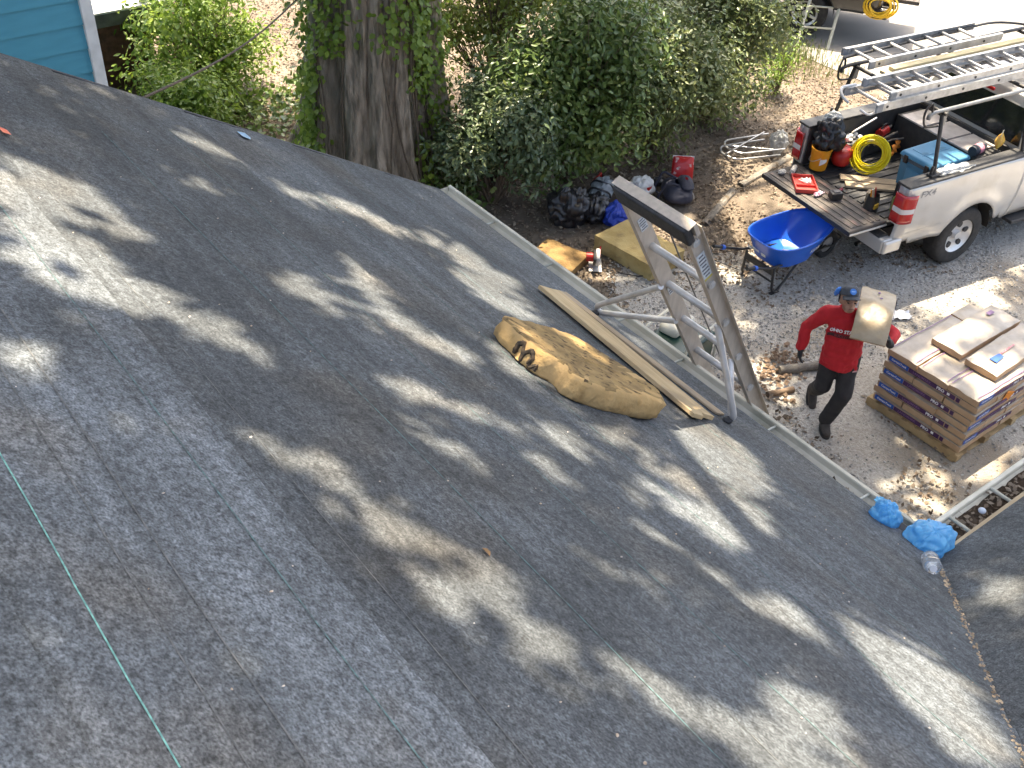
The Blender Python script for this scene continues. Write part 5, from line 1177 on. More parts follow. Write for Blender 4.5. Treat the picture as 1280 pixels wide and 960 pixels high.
flat_ladder('single aluminium ladder on the far side of the truck rack', .42, 2.75, .46, .92, RZ+.16, False)
for i, (y, z, lb) in enumerate([(.33, RZ+.10, 'bottom lumber board between the two ladders on the rack'), (.30, RZ+.145, 'upper lumber board between the two ladders on the rack'), (.22, RZ+.10, 'lumber board lying against the near ladder on the rack')]):
    b = MB(); b.box((1.75+.1*i, y, z), (2.45, .10 if i < 2 else .08, .040)); o = b.build('lumber_board', mat('old_lumber', (.52, .45, .28), (.42, .35, .20), 7, .85, stretch=(.5, 6, 6), bump=.2), None, bev=.004, M=TM); tag(o, lb, 'lumber', 'lumber on the rack')

# ---------------- things in the truck bed and on its tailgate
def tl(x, y, z, rz=0): return TM @ T(x, y, z, 0, 0, rz)
BF = .840
t = thing('bucket', 'yellow plastic bucket at the rear corner of the truck bed', 'bucket'); t.matrix_basis = tl(.10, .58, BF+.035)
m_yel = mat('bucket_yellow', (.72, .30, .015), (.66, .26, .012), 8, .45, bump=.05)
b = MB(); b.lathe([(.001, 0), (.105, 0), (.125, .26), (.132, .262), (.132, .285), (.118, .285), (.098, .02), (.001, .02)], 28); b.build('pail', m_yel, t, smooth=True, ang=50)
b = MB(); b.tube([(.125*math.cos(a), .125*math.sin(a), .20-.10*math.sin((a-1)*1.0)) for a in [1+i*.2 for i in range(16)]], .004, 5); b.build('bail_handle', m_alu, t)
b = MB(); b.grid(lambda u, v: (.1175*math.cos(-2.3+.8*u), .1175*math.sin(-2.3+.8*u), .08+.09*v+.05*u), 8, 3); b.build('white_print', m_lwhite, t)
crumple('garbage_bag', tuple(TM @ Vector((.20, .62, 1.27))), .20, m_bagblk, 'black bag with crumpled top stuffed on the yellow bucket', 'bag', 5, .34, (.95, .95, 1.15))
crumple('clear_bag', tuple(TM @ Vector((.32, .72, 1.44))), .11, m_film, 'pale plastic bag on top of the black bag in the truck bed', 'bag', 15, .3, (1.2, 1, .8))
t = thing('fuel_can', 'red gas can lying behind the yellow bucket', 'gas can'); t.matrix_basis = tl(.46, .53, BF+.015, R(20))
b = MB(); b.grid(lambda u, v: (.17*superell(v*3.14159-1.5708, 1, 1, 2.6)[1], .12*superell(u*6.283, 1, 1, 2.6)[0]*abs(superell(v*3.14159-1.5708, 1, 1, 2.6)[0]), .13+.125*superell(u*6.283, 1, 1, 2.6)[1]*abs(superell(v*3.14159-1.5708, 1, 1, 2.6)[0])), 28, 14, wrapu=True); b.build('body', m_red, t, smooth=True)
b = MB(); b.tube([(.16, 0, .16), (.24, 0, .22)], .02, 8); b.build('spout', m_bsteel, t)
t = thing('tool_crate', 'dark crate heaped with white caps behind the red gas can', 'crate'); t.matrix_basis = tl(.72, .66, BF+.015, R(4))
b = MB(); b.box((0, 0, .12), (.30, .22, .24)); b.build('crate', mat('crate_grey', (.10, .105, .11), (.07, .07, .075), 12, .6), t, bev=.01)
for i in range(16):
    b = MB(); b.ball((random.uniform(-.12, .12), random.uniform(-.08, .08), .27+random.uniform(-.02, .04)), (.034, .028, .022)); b.build('white_cap', m_lwhite, t, smooth=True)
# yellow hose coil standing on edge
t = thing('hose_coil', 'coil of bright yellow hose standing in the truck bed', 'hose'); t.matrix_basis = tl(.66, .28, BF+.012, R(125)) @ T(0, 0, .235, R(-58), 0, 0)
m_hose = mat('hose_yellow', (.80, .66, .005), (.70, .56, .004), 12, .4)
rsx = random.Random(3)
for k in range(6):
    pts = []
    for i in range(90):
        a = i/90*2*math.pi*3; r_ = .150+.016*k+.016*math.sin(a*1.37+k*2.1)+.010*math.sin(a*.41+k); pts.append((r_*math.cos(a), r_*math.sin(a)*1.02, (rsx.uniform(-1, 1)*.004)+.06*math.sin(a*.33+k*1.3)))
    b = MB(); b.tube(pts, .0085, 6); b.build('hose_loop', m_hose, t, smooth=True)
# orange coupling tool and sticks
t = thing('orange_tool', 'orange clamp tool lying beyond the yellow hose', 'tool'); t.matrix_basis = tl(1.36, .48, BF+.10, R(30))
m_or = mat('orange_paint', (.70, .24, .03), (.6, .2, .03), 9, .5)
for x in (-.09, 0.07):
    b = MB(); b.lathe([(.025, -.02), (.055, -.02), (.055, .02), (.025, .02)], 18, M=T(x, 0, .02, R(60), 0, R(20)), cap=False); b.build('ring', m_or, t, smooth=True, ang=40)
b = MB(); b.tube([(-.20, .0, -.02), (.16, 0, .02)], .02, 8); b.build('handle', m_or, t, smooth=True)
for i, lb in enumerate(['weathered stick leaning by the far bed wall', 'second thinner stick beside the leaning stick', 'splintered wood offcut below the leaning sticks']):
    b = MB(); a_, c_ = Vector((.95+.05*i, .60-.06*i, BF+.15+.03*i)), Vector((1.42+.03*i, .70-.10*i, BF+.30-.05*i)); b.tube([a_, a_.lerp(c_, .5)+Vector((0, .01*i, .01)), c_], .018-.003*i, 7); tag(b.build('stick', m_stone, None, M=TM), lb, 'stick')
t = thing('red_tool', 'red power tool beside the far bed wall', 'power tool'); t.matrix_basis = tl(1.24, .66, BF+.26, R(15))
b = MB(); b.tube([(-.08, 0, 0), (.08, 0, .02)], .06, 14); b.build('motor', m_red, t, smooth=True); b = MB(); b.tube(bent([(-.06, 0, .05), (-.02, 0, .11), (.08, 0, .10), (.10, 0, .03)], r=.03), .014, 8); b.build('handle', m_bsteel, t, smooth=True); b = MB(); b.box((0, 0, -.11), (.16, .10, .20)); b.build('battery_base', m_bsteel, t, bev=.01)
b = MB(); b.tube([(.70, .70, BF+.34), (1.05, .66, BF+.50)], .011, 6); tag(b.build('pry_bar', m_alu, None, M=TM), 'thin steel bar leaning on the dark crate', 'bar')
# blue tote with lid
t = thing('storage_tote', 'large blue storage box with hinged lid in the truck bed', 'storage box'); t.matrix_basis = tl(1.08, -.34, BF+.012, R(3))
m_tote = mat('tote_blue', (.055, .19, .30), (.048, .165, .265), 7, .5, bump=.1, bscale=40)
m_tote2 = mat('tote_blue_lid', (.075, .25, .40), (.065, .22, .36), 7, .45, bump=.1, bscale=40)
b = MB(); b.box((0, 0, .18), (.62, .46, .35), taper=1.06); b.build('tub', m_tote, t, bev=.02, seg=3)
b = MB(); b.box((0, 0, .375), (.66, .50, .055)); b.build('lip', mat('tote_grey', (.10, .12, .14), (.08, .1, .12), 9, .6), t, bev=.015)
ld = MB(); ld.box((0, 0, .43), (.70, .54, .06), taper=.94); ld = ld.build('lid', m_tote2, t, bev=.02, seg=3)
for (x, y) in ((-.16, .02), (.16, .02)):
    b = MB(); b.grid(lambda u, v: (x+.06*math.cos(u*3.14), y+.05*math.sin(u*3.14)*v, .4625), 10, 3); b.build('lid_recess', m_tote, ld)
b = MB(); b.box((0, 0, .4615), (.5, .008, .004)); b.box((-.20, 0, .4612), (.008, .40, .004)); b.build('lid_rib', m_tote2, ld)
b = MB(); b.box((-.325, .02, .20), (.015, .20, .16)); b.build('end_panel', m_tote2, t, bev=.006)
b = MB(); b.box((-.335, -.16, .38), (.03, .06, .10)); b.box((-.335, .16, .38), (.03, .06, .10)); b.build('latch', m_bsteel, t, bev=.005)
# crossover toolbox behind the cab
t = thing('truck_toolbox', 'black crossover toolbox with pale scuffed lid behind the cab', 'toolbox'); t.matrix_basis = tl(1.72, 0, BF+.012)
b = MB(); b.box((0, .05, .215), (.44, 1.34, .43)); b.build('box', m_plast, t, bev=.01)
for y in (-.33, .06, .46):
    b = MB(); b.box((.0, y, .442), (.46, .36, .022)); b.build('lid_panel', mat('scuffed_panel', (.50, .46, .42), (.38, .34, .31), 7, .6, bump=.15, c3=(.25, .22, .2), scale3=4), t, bev=.004)
# drinks lying near the cab
t = thing('drink_bottle', 'dark bottle with pink label lying on the near bed rail side', 'bottle'); t.matrix_basis = tl(1.63, -.52, BF+.50, R(10)) @ T(0, 0, 0, 0, R(90), 0)
b = MB(); b.lathe([(.001, -.16), (.06, -.16), (.065, -.14), (.065, .02), (.05, .06), (.022, .12), (.022, .14), (.001, .14)], 20); b.build('body', mat('cola', (.03, .035, .05)), t, smooth=True)
b = MB(); b.lathe([(.0665, -.08), (.0665, .01)], 20, cap=False); b.build('pink_label', mat('label_pink', (.55, .10, .16), (.7, .4, .45), 40, .5), t, smooth=True)
t = thing('chip_bag', 'orange and yellow packet near the cab corner of the bed', 'packet'); t.matrix_basis = tl(1.86, -.60, BF+.50, R(30))
b = MB(); b.grid(lambda u, v: (.10*math.cos(u*6.283)*(1-.2*v), .06*math.sin(u*6.283)*math.sin(math.pi*min(max(v, .02), .98)), .18*v), 20, 10, wrapu=True); b.build('body', mat('packet_orange', (.62, .28, .05), (.7, .5, .1), 18, .4), t, smooth=True)
b = MB(); b.box((0, 0, .19), (.17, .008, .03)); b.build('top_seal', m_cream, t)
# tailgate things
TG = .872
t = thing('red_tray', 'red plastic tray of fasteners lying on the tailgate', 'tray'); t.matrix_basis = tl(-.38, .29, TG, R(58))
m_tray = mat('tray_red', (.50, .045, .035), (.42, .035, .028), 8, .5)
b = MB(); b.box((0, 0, .006), (.40, .27, .012)); b.box((0, .13, .03), (.40, .012, .05)); b.box((0, -.13, .03), (.40, .012, .05)); b.box((.195, 0, .03), (.012, .26, .05)); b.box((-.195, 0, .03), (.012, .26, .05)); b.build('tray', m_tray, t, bev=.004)
b = MB(); b.box((-.05, 0, .025), (.008, .25, .035)); b.build('divider', m_tray, t)
for i in range(12):
    b = MB(); b.tube([(random.uniform(-.02, .16), random.uniform(-.10, .06), .025), (random.uniform(0, .16), random.uniform(-.10, .06), .035)], .007, 6); b.build('fastener', m_lwhite if i % 2 else m_alu, t)
t = thing('paint_roller_sleeve', 'pale rolled cloth on the far end of the tailgate', 'roll'); t.matrix_basis = tl(-.26, .63, TG+.03, R(35))
b = MB(); b.lathe([(.012, -.08), (.028, -.085), (.032, -.07), (.032, .07), (.028, .085), (.012, .08)], 18, M=T(0, 0, 0, 0, R(90), 0)); b.build('sleeve', mat('pale_cloth', (.56, .53, .48), (.46, .43, .39), 14, .9), t, smooth=True); b = MB(); b.tube([(-.12, 0, 0), (.12, 0, 0)], .008, 6); b.build('core', m_cream, t); t.name = 'cloth_roll'
o = crumple('cloth_ball', tuple(TM @ Vector((-.42, .66, TG+.02))), .042, mat('pale_cloth'  , (.5, .5, .5)), 'small grey cloth ball on the tailgate corner', 'cloth', 44, .3, (1.4, 1, .6)); o.name = 'cloth_wad'
t = thing('work_shoe', 'purple and white glove beside the red tray on the tailgate', 'glove'); t.matrix_basis = tl(-.40, .03, TG, R(20)); t.name = 'work_glove'
b = MB(); b.ball((0, 0, .02), (.06, .04, .02)); b.build('palm', mat('glove_purple', (.20, .05, .11), (.6, .5, .55), 30, .8, lo=.45, hi=.5), t, smooth=True)
for i in range(4):
    b = MB(); b.tube([(.03, -.03+i*.02, .02), (.085+.01*(i % 2), -.035+i*.024, .018), (.11, -.036+i*.025, .012)], .010, 7); b.build('finger', mat('glove_purple', (.2, .05, .11)), t, smooth=True)
t = thing('power_drill', 'black boxy power tool on the middle of the tailgate', 'power tool'); t.matrix_basis = tl(-.25, -.12, TG, R(-15))
b = MB(); b.box((0, 0, .05), (.15, .11, .09)); b.build('case', m_bsteel, t, bev=.012); b = MB(); b.box((.0, .0, .10), (.08, .06, .015)); b.build('top_plate', mat('tool_grey', (.16, .15, .15)), t, bev=.004); b = MB(); b.tube([(.06, .05, .06), (.13, .09, .07)], .02, 8); b.build('nose', mat('tool_maroon', (.20, .03, .05)), t, smooth=True)
t = thing('bottle_pack', 'clear bottle with green drink standing at the near bed corner', 'bottle'); bottle_m = mat('green_drink', (.16, .20, .06), (.22, .25, .10), 8, .1, spec=.6)
bpy.data.objects.remove(t); bottle('drink_bottle', 'bottle of greenish drink standing at the near bed corner', tl(.20, -.64, TG-.01), .24, .04, bottle_m, mat('cap_peach', (.55, .32, .25)))
t = thing('tool_bag', 'black and yellow tool bag near the tail lamp', 'tool bag'); t.matrix_basis = tl(.02, -.46, TG-.01, R(15))
b = MB(); b.grid(lambda u, v: (.10*superell(u*6.283, 1, 1, 3)[0]*(1-.25*v), .08*superell(u*6.283, 1, 1, 3)[1]*(1-.3*v), .17*v+.012*lump(u*5, v*3, 0)*v), 24, 8, wrapu=True); b.build('body', m_bsteel, t, smooth=True)
b = MB(); b.box((-.03, -.075, .06), (.09, .02, .06)); b.build('yellow_pocket', mat('pocket_yellow', (.55, .33, .03)), t, bev=.006)
for i in range(4):
    b = MB(); b.tube([(-.04+i*.03, .01, .12), (-.05+i*.035, .03, .24)], .010, 6); b.build('tool_handle', [m_yel, m_alu, m_pine, m_red][i], t)
b = MB(); b.box((0, 0, 0), (.10, .07, .13)); o = b.build('work_boot_box', m_pine2, None, bev=.006, M=tl(.10, -.33, TG+.06, R(30))); o.name = 'wood_block'; tag(o, 'short pine block standing beside the tool bag', 'wood block')
b = MB(); b.box((0, 0, 0), (.22, .012, .30)); o = b.build('dark_board', m_plast, None, bev=.003, M=tl(.40, -.50, TG+.14, R(10))); tag(o, 'dark board propped behind the drink bottle', 'board')
b = MB(); b.box((0, 0, .016), (.85, .14, .03)); o = b.build('pale_board', m_pine2, None, bev=.003, M=tl(.55, .02, BF+.005, R(-38))); tag(o, 'pale plank lying on the truck bed floor in sun', 'plank')
b = MB(); b.box((0, 0, .016), (.80, .13, .03)); o = b.build('pale_board', m_pine2, None, bev=.003, M=tl(.47, -.12, BF+.005, R(-36))); tag(o, 'second pale plank on the bed floor nearer the tailgate', 'plank')
# crinkled film along the near rail
rag('plastic_film', tuple(TM @ Vector((.80, -.85, 1.385))), (.55, .16), m_film, 'crinkled clear film lying along the near bed rail', 'plastic', TRA)

# ---------------- second truck's load and the ladder beside it
TM2 = T(17.53, 11.20, .014, 0, 0, h2a)
t = thing('hose_coil', 'yellow hose coil hanging on the rear corner of the dark pickup', 'hose'); t.matrix_basis = TM2 @ T(.02, 1.03, .76, R(84), 0, 0)
for k in range(5):
    pts = [((.17+.03*k+.03*math.sin(i*.31+k))*math.cos(i/40*6.283*2), (.17+.03*k+.025*math.cos(i*.23+k))*math.sin(i/40*6.283*2)*.8, .02*k+.03*math.sin(i*.2+k)) for i in range(80)]; b = MB(); b.tube(pts, .012, 6); b.build('hose_loop', mat('hose_amber', (.70, .45, .02), (.6, .38, .02), 10, .45), t, smooth=True)
crumple('tarp_bundle', tuple(TM2 @ Vector((-.42, -.35, .95))), .22, mat('grey_tarp', (.42, .46, .50), (.34, .38, .42), 9, .5, bump=.3), 'bluish grey tarp bundle on the dark pickup tailgate', 'tarp', 88, .3, (1.2, 1, .6))
t = thing('step_ladder', 'pale ladder leaning on the side of the dark pickup', 'ladder')
bA, bB = Vector((15.55, 11.38, .01)), Vector((15.98, 11.02, .01)); tA, tB = Vector((17.0, 12.2, 2.1)), Vector((17.38, 11.85, 2.1))
for a_, c_ in ((bA, tA), (bB, tB)):
    b = MB(); b.tube([a_, c_], .028, 8); b.build('rail', mat('worn_ladder', (.48, .47, .40), (.38, .38, .30), 10, .6, metal=.2), t)
for i in range(1, 7):
    b = MB(); b.tube([bA.lerp(tA, i/7), bB.lerp(tB, i/7)], .018, 8); b.build('rung', mat('worn_ladder', (.5, .5, .4)), t, smooth=True)
# ================================================================ THE MAN CARRYING A BUNDLE
man = thing('person', 'man in red long sleeved shirt, dark trousers and cap carrying a bundle on his shoulder', 'person', (7.90, 4.45, .012))
O = Vector((7.90, 4.45, 0))
F_ = Vector((-.60, -.80, 0)).normalized(); Rg = Vector((-.80, .60, 0)).normalized()    # facing, and his right hand side
def W(f, r, z): return F_*f+Rg*r+Vector((0, 0, z))
m_skin = mat('skin', (.36, .19, .125), (.32, .165, .105), 20, .55)
m_shirt = mat('red_shirt', (.50, .012, .020), (.43, .010, .016), 9, .85, bump=.35, bscale=12, dist=.02)
m_pants = mat('black_trousers', (.022, .020, .021), (.033, .030, .031), 12, .9, bump=.35, bscale=16, dist=.015)
m_boot = mat('dark_boot', (.040, .034, .030), (.06, .05, .045), 18, .75, bump=.3)
m_glove = mat('black_glove', (.016, .016, .018), (.03, .03, .032), 24, .7)
m_cap = mat('cap_charcoal', (.075, .080, .090), (.055, .058, .066), 26, .85, bump=.2)
m_capb = mat('cap_blue', (.04, .17, .55), (.06, .22, .62), 20, .7)
m_hair = mat('dark_hair', (.012, .010, .009), (.02, .016, .014), 40, .7)
def blob(parts, vox, smooth, m, name, parent, ang=60, extra=None):
    """One continuous surface: tapered limbs and balls fused by a voxel remesh, then smoothed."""
    b = MB()
    for p in parts:
        if p[0] == 'c':
            pts, rs = p[1], p[2]; P, Q = [], []
            for i in range(len(pts)-1):
                for k in range(6):
                    t = k/6; P.append(pts[i].lerp(pts[i+1], t)); Q.append(rs[i]+(rs[i+1]-rs[i])*t)
            P.append(pts[-1]); Q.append(rs[-1])
            b.tube(P, Q, 14)
            for c, r_ in zip(pts, rs): b.ball(c, r_, n=14, k=8)
        else: b.ball(Vector((0, 0, 0)), p[2], M=(Matrix.Translation(p[1]) @ p[3]) if len(p) > 3 else Matrix.Translation(p[1]), n=20, k=12)
    o = b.build('tmp', m, None)
    r_ = o.modifiers.new('r', 'REMESH'); r_.mode = 'VOXEL'; r_.voxel_size = vox
    s_ = o.modifiers.new('s', 'SMOOTH'); s_.iterations = smooth; s_.factor = .5
    me = bpy.data.meshes.new_from_object(o.evaluated_get(bpy.context.evaluated_depsgraph_get())); bpy.data.objects.remove(o)
    me.name = name
    if extra:
        for v in me.vertices: v.co = extra(v.co)
    me.polygons.foreach_set('use_smooth', [True]*len(me.polygons))
    if not me.materials: me.materials.append(m)
    q = bpy.data.objects.new(name, me); COL.objects.link(q); q.parent = parent; return q
FR = Matrix((F_, -Rg, Vector((0, 0, 1)))).transposed().to_4x4()     # local x=forward, y=left
# joints (forward, right, up)
pel = W(.02, 0, .93); chest = W(.0, .045, 1.22); neck = W(.01, .075, 1.43); head = W(.05, .105, 1.56)
rs_, ls_ = W(-.02, .235, 1.365), W(.0, -.115, 1.345)
rel, rwr = W(-.13, .36, 1.13), W(-.07, .385, .90)
lel, lwr = W(.06, -.43, 1.20), W(.29, -.30, 1.26)
rhip, lhip = W(.01, .085, .90), W(.02, -.085, .90)
rkn, ran = W(.0, .09, .49), W(-.30, .03, .19)
lkn, lan = W(.15, -.08, .50), W(.08, -.01, .095)
FRH = FR @ Matrix.Rotation(R(-20), 4, 'Y')                          # the head looks up a little
def hw(f, r, z): return FRH.to_3x3() @ Vector((f, -r, z))
body = [('c', [pel, chest, neck], [.11, .12, .055]), ('c', [neck, head], [.052, .055]), ('c', [rs_, rel, rwr], [.05, .04, .028]), ('c', [ls_, lel, lwr], [.05, .04, .028]), ('c', [chest+W(0, 0, .1), rs_], [.08, .06]), ('c', [chest+W(0, 0, .1), ls_], [.08, .06]),
        ('c', [rhip, rkn, ran], [.075, .05, .035]), ('c', [lhip, lkn, lan], [.075, .05, .035]),
        ('b', head+hw(0, 0, .03), (.098, .077, .105), FRH), ('b', head+hw(.035, 0, -.055), (.060, .055, .055), FRH),
        ('b', head+hw(.098, 0, -.015), (.020, .014, .026), FRH), ('b', head+hw(.084, 0, .022), (.020, .05, .012), FRH), ('b', head+hw(.085, 0, -.062), (.016, .028, .010), FRH),
        ('b', head+hw(-.005, .078, -.005), (.022, .010, .030), FRH), ('b', head+hw(-.005, -.078, -.005), (.022, .010, .030), FRH)]
bd_ = blob(body, .0105, 3, m_skin, 'body', man)
for s in (-1, 1):
    b = MB(); b.ball(head+hw(.090, s*.032, .002), (.010, .013, .007), n=10, k=6); b.build('eye', m_hair, man, smooth=True)
    b = MB(); b.tube([head+hw(.094, s*.016, .021), head+hw(.095, s*.034, .025), head+hw(.084, s*.052, .020)], .005, 6); b.build('eyebrow', m_hair, man, smooth=True)
b = MB(); b.tube([head+hw(.094, .022, -.056), head+hw(.101, 0, -.054), head+hw(.094, -.022, -.056)], .0045, 6); b.build('mouth', mat('lip', (.20, .08, .06)), man, smooth=True)
b = MB(); b.grid(lambda u, v: tuple(head+hw(-.035+.0*v, 0, .01)+FRH.to_3x3() @ Vector((.085*math.cos(2.0+u*2.28)*1.0, .082*math.sin(2.0+u*2.28), -.045+.09*v))), 18, 6); b.build('hair', m_hair, man, smooth=True)
# shirt: loose, hem over the hips, sleeves to the wrists
def wrinkle(amp, sc):
    def f(co):
        k = amp*lump(co.x*sc, co.y*sc, co.z*sc*.8, 1.0, 3); d = Vector((co.x-chest.x, co.y-chest.y, 0)); return co+(d.normalized()*k if d.length > .01 else Vector((0, 0, 0)))
    return f
shirt = [('b', W(.02, .0+.005*k, .80+.075*k), (.152-.006*max(0, k-2), .205-.003*k, .11), FR) for k in range(7)]+[('b', W(.0, .05, 1.29), (.122, .185, .11), FR), ('c', [W(.0, .12, 1.375), rs_], [.075, .078]), ('c', [W(.0, .02, 1.37), ls_], [.075, .078]), ('c', [neck+W(-.005, 0, -.03), neck+W(.002, 0, .008)], [.084, .072]),
         ('c', [rs_, rel, rwr+(rel-rwr)*.06], [.082, .066, .048]), ('c', [ls_, lel, lwr+(lel-lwr)*.10], [.082, .066, .048])]
sh = blob(shirt, .011, 4, m_shirt, 'shirt', man, extra=lambda c, w_=wrinkle(.020, 8.0): (lambda q: Vector((q.x, q.y, max(q.z, .785+.012*math.sin(q.x*25)))) if abs((q-W(0, 0, 0)).dot(Rg)) < .27 else q)(w_(c)))
trou = [('c', [rhip+W(0, 0, .02), rkn, ran+(rkn-ran)*.06], [.108, .086, .076]), ('c', [lhip+W(0, 0, .02), lkn, lan+(lkn-lan)*.06], [.108, .086, .078]), ('b', W(.01, 0, .90), (.12, .165, .12), FR)]
blob(trou, .011, 3, m_pants, 'trousers', man, extra=wrinkle(.010, 7))
# boots
def boot(an, toe_dir, up_, nm='boot'):
    heel = an-up_*.055-toe_dir*.035; toe = an-up_*.065+toe_dir*.17
    o = blob([('c', [an+up_*.05, an-up_*.03], [.056, .054]), ('c', [heel, heel.lerp(toe, .55), toe], [.046, .050, .040])], .009, 3, m_boot, nm, man)
    b = MB(); side = toe_dir.cross(up_).normalized(); outl = []
    for i in range(20):
        a = i/20*6.283; x, y = superell(a, .135, .052, 2.6); outl.append(heel.lerp(toe, .5)+toe_dir*x+side*y*(1.05 if x > 0 else .88)-up_*.036)
    n = 20; b.add(outl+[p-up_*.018 for p in outl], [tuple(range(n)), tuple(range(n, 2*n))[::-1]]+[(i, (i+1) % n, n+(i+1) % n, n+i) for i in range(n)]); b.build('sole', m_black, o)
    return o
boot(lan+W(0, 0, .025), (F_*1+Rg*.08).normalized(), Vector((0, 0, 1)))
upb = (F_*-.72+Vector((0, 0, .70))).normalized(); boot(W(-.315, .03, .175), (F_*.72+Vector((0, 0, -.69))).normalized(), (F_*.69+Vector((0, 0, .72))).normalized())
# gloves with five fingers
def glove(wr, dirn, palm_n, thumb_side, curl, nm='glove'):
    dirn = dirn.normalized(); sd_ = palm_n.cross(dirn).normalized()*thumb_side; pc = wr+dirn*.06
    parts = [('c', [wr-dirn*.03, wr+dirn*.015], [.040, .036]), ('c', [wr+dirn*.02+sd_*.022, wr+dirn*.085+sd_*.028], [.024, .022]), ('c', [wr+dirn*.02-sd_*.018, wr+dirn*.08-sd_*.026], [.024, .021]), ('c', [wr+dirn*.02, wr+dirn*.09], [.027, .025])]
    for i, ln in enumerate([.072, .082, .076, .060]):
        base_ = wr+dirn*.09+sd_*(.030-.020*i); d1 = (dirn*math.cos(curl)+palm_n*math.sin(curl)).normalized(); d2 = (dirn*math.cos(curl*2.1)+palm_n*math.sin(curl*2.1)).normalized()
        parts.append(('c', [base_, base_+d1*ln*.5, base_+d1*ln*.5+d2*ln*.5], [.0115, .0105, .009]))
    tb_ = wr+dirn*.03+sd_*.036; parts.append(('c', [tb_, tb_+(dirn*.6+sd_*.8).normalized()*.038, tb_+(dirn*.6+sd_*.8).normalized()*.038+(dirn*.85+sd_*.25+palm_n*.4).normalized()*.034], [.015, .0125, .010]))
    return blob(parts, .0062, 2, m_glove, nm, man)
glove(rwr, W(.05, .0, -.22), (F_*.2-Rg*.95).normalized(), 1, .35)
# cap
b = MB()
CM = Matrix.Translation(head+hw(-.012, 0, .055)) @ FRH
def crownf(u, v):
    a = u*6.283; e = v*math.pi/2; return (.108*math.cos(a)*math.cos(e)**.75, .090*math.sin(a)*math.cos(e)**.75, .005+.090*math.sin(e)**.9+(.012*math.cos(a)*math.cos(e)))
b.grid(crownf, 30, 10, M=CM, wrapu=True); cp = b.build('cap', m_cap, man, smooth=True, ang=60)
b = MB(); b.grid(lambda u, v: (.092*math.cos((u-.5)*2.1)+v*.085*math.cos((u-.5)*1.9), .088*math.sin((u-.5)*2.1)+v*.012*math.sin((u-.5)*2), .018-.022*v-.035*abs(2*u-1)**2*.6), 18, 6, M=CM); o = b.build('brim', m_cap, cp, smooth=True); o.modifiers.new('solid', 'SOLIDIFY').thickness = .004
pm = CM @ T(.101, .0, .055, 0, R(62), 0)
b = MB(); b.lathe([(.001, .0045), (.030, .004), (.031, -.004)], 22, M=pm); b.build('blue_patch', m_capb, cp, smooth=True, ang=40)
b = MB(); b.box((0, 0, .005), (.008, .036, .0012), pm); b.build('patch_print', mat('patch_pale', (.35, .55, .85)), cp)
b = MB(); b.ball(head+hw(-.045, .094, .085), (.045, .022, .040)); b.ball(head+hw(-.07, .10, .06), (.03, .02, .035)); b.build('blue_bandana', m_capb, cp, smooth=True)
# lettering on the chest, projected onto the shirt
bvh = BVHTree.FromPolygons([v.co.copy() for v in sh.data.vertices], [tuple(p.vertices) for p in sh.data.polygons])
def chest_print(v, f, cz, cr_, m, nm, off=.004, sx=1.0):
    out = []
    for (x, y, z) in v:
        best = .10
        for dx_ in (-.03, -.015, 0, .015, .03):
            for dz_ in (-.025, 0, .025):
                h, n_, _, _ = bvh.ray_cast(W(.8, cr_-x*sx+dx_, cz+y+dz_), -F_)
                if h and n_.dot(F_) > .2: best = max(best, h.dot(F_))
        out.append(tuple(W(best+off, cr_-x*sx, cz+y)))
    b = MB(); b.add(out, f); return b.build(nm, m, sh, recalc=False)
v, f = text_mesh('OHIO STATE', .050, .0020); chest_print(v, f, 1.262, .100, m_lwhite, 'lettering', .006, .88)
gv = [(-.14+.28*i/16, -.018+.036*j/3, 0) for j in range(4) for i in range(17)]; gf = [(j*17+i, j*17+i+1, (j+1)*17+i+1, (j+1)*17+i) for j in range(3) for i in range(16)]
chest_print(gv, gf, 1.210, .100, mat('print_black', (.035, .010, .012), (.05, .012, .014), 30, .8), 'chest_band', .004)
v, f = text_mesh('BUCKEYES', .034, .001); chest_print(v, f, 1.210, .100, mat('print_red2', (.22, .02, .025)), 'lettering', .007, .95)
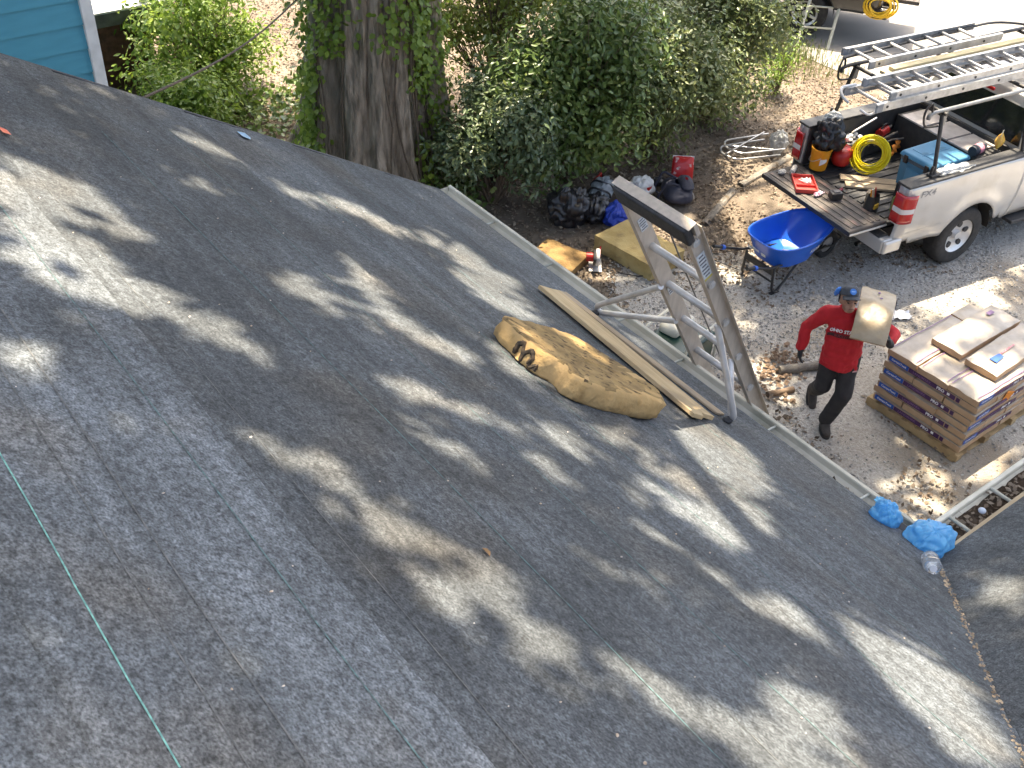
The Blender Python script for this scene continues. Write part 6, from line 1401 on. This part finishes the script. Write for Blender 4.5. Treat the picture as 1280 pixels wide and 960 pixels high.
hv = [(-.025+.05*i/4, -.01+.02*j/2, 0) for j in range(3) for i in range(5)]; hf = [(j*5+i, j*5+i+1, (j+1)*5+i+1, (j+1)*5+i) for j in range(2) for i in range(4)]
chest_print(hv, hf, .80, -.12, mat('hem_tag', (.62, .35, .35)), 'hem_tag', .004)
# bundle draped over his left shoulder: rises from behind, bends down towards the hand in front
dh = W(.93, .37, 0).normalized(); wv = Vector((0, 0, 1)).cross(dh).normalized(); LBu = .70
start = W(-.26, -.30, 1.40); bvs = []
arc = [Vector(start)]; NA = 40
for k in range(NA):
    th = R(24-72*((k+.5)/NA)**1.1); arc.append(arc[-1]+(dh*math.cos(th)+Vector((0, 0, math.sin(th))))*LBu/NA)
def bend(x, y, z):
    q = min(max((x/BL+.5), 0), 1)*NA; i_ = min(int(q), NA-1); p = arc[i_].lerp(arc[i_+1], q-i_); tg_ = (arc[i_+1]-arc[i_]).normalized(); nn_ = tg_.cross(wv).normalized()
    if nn_.z < 0: nn_ = -nn_
    return p+wv*y*.94+nn_*z
me_b = bmesh_top[0].copy(); me_b.materials[1] = mat('tan_wrap_film', (.42, .33, .215), (.35, .265, .165), 7, .4, bump=.5, bscale=11, c3=(.47, .39, .27), scale3=4, dist=.015)
for v_ in me_b.vertices: v_.co = bend(*v_.co)
o = bpy.data.objects.new('shingle_bundle', me_b); COL.objects.link(o); o.location = (7.90, 4.45, .012)
tag(o, 'shingle bundle carried on the left shoulder of the man in red', 'shingle bundle', 'wrapped shingle bundles')
lv = [tuple(bend(x_, BW/2+.006, z_)) for z_ in (.015, .068) for x_ in [-.38+.05*i_ for i_ in range(13)]]
b = MB(); b.add(lv, [(i_, i_+1, 13+i_+1, 13+i_) for i_ in range(12)]); b.build('purple_label', m_lpur, o)
for q in (.16, .30):
    c_ = bend(-q, .06-.2*q, BT+.006); b = MB(); b.ball(c_, (.016, .012, .005)); b.build('wrap_tear', m_lfade, o)
# left hand gripping the outer edge of the bundle near its front
glove(lwr, W(.03, .06, .10), (Rg*.95+F_*.1).normalized(), 1, .6)
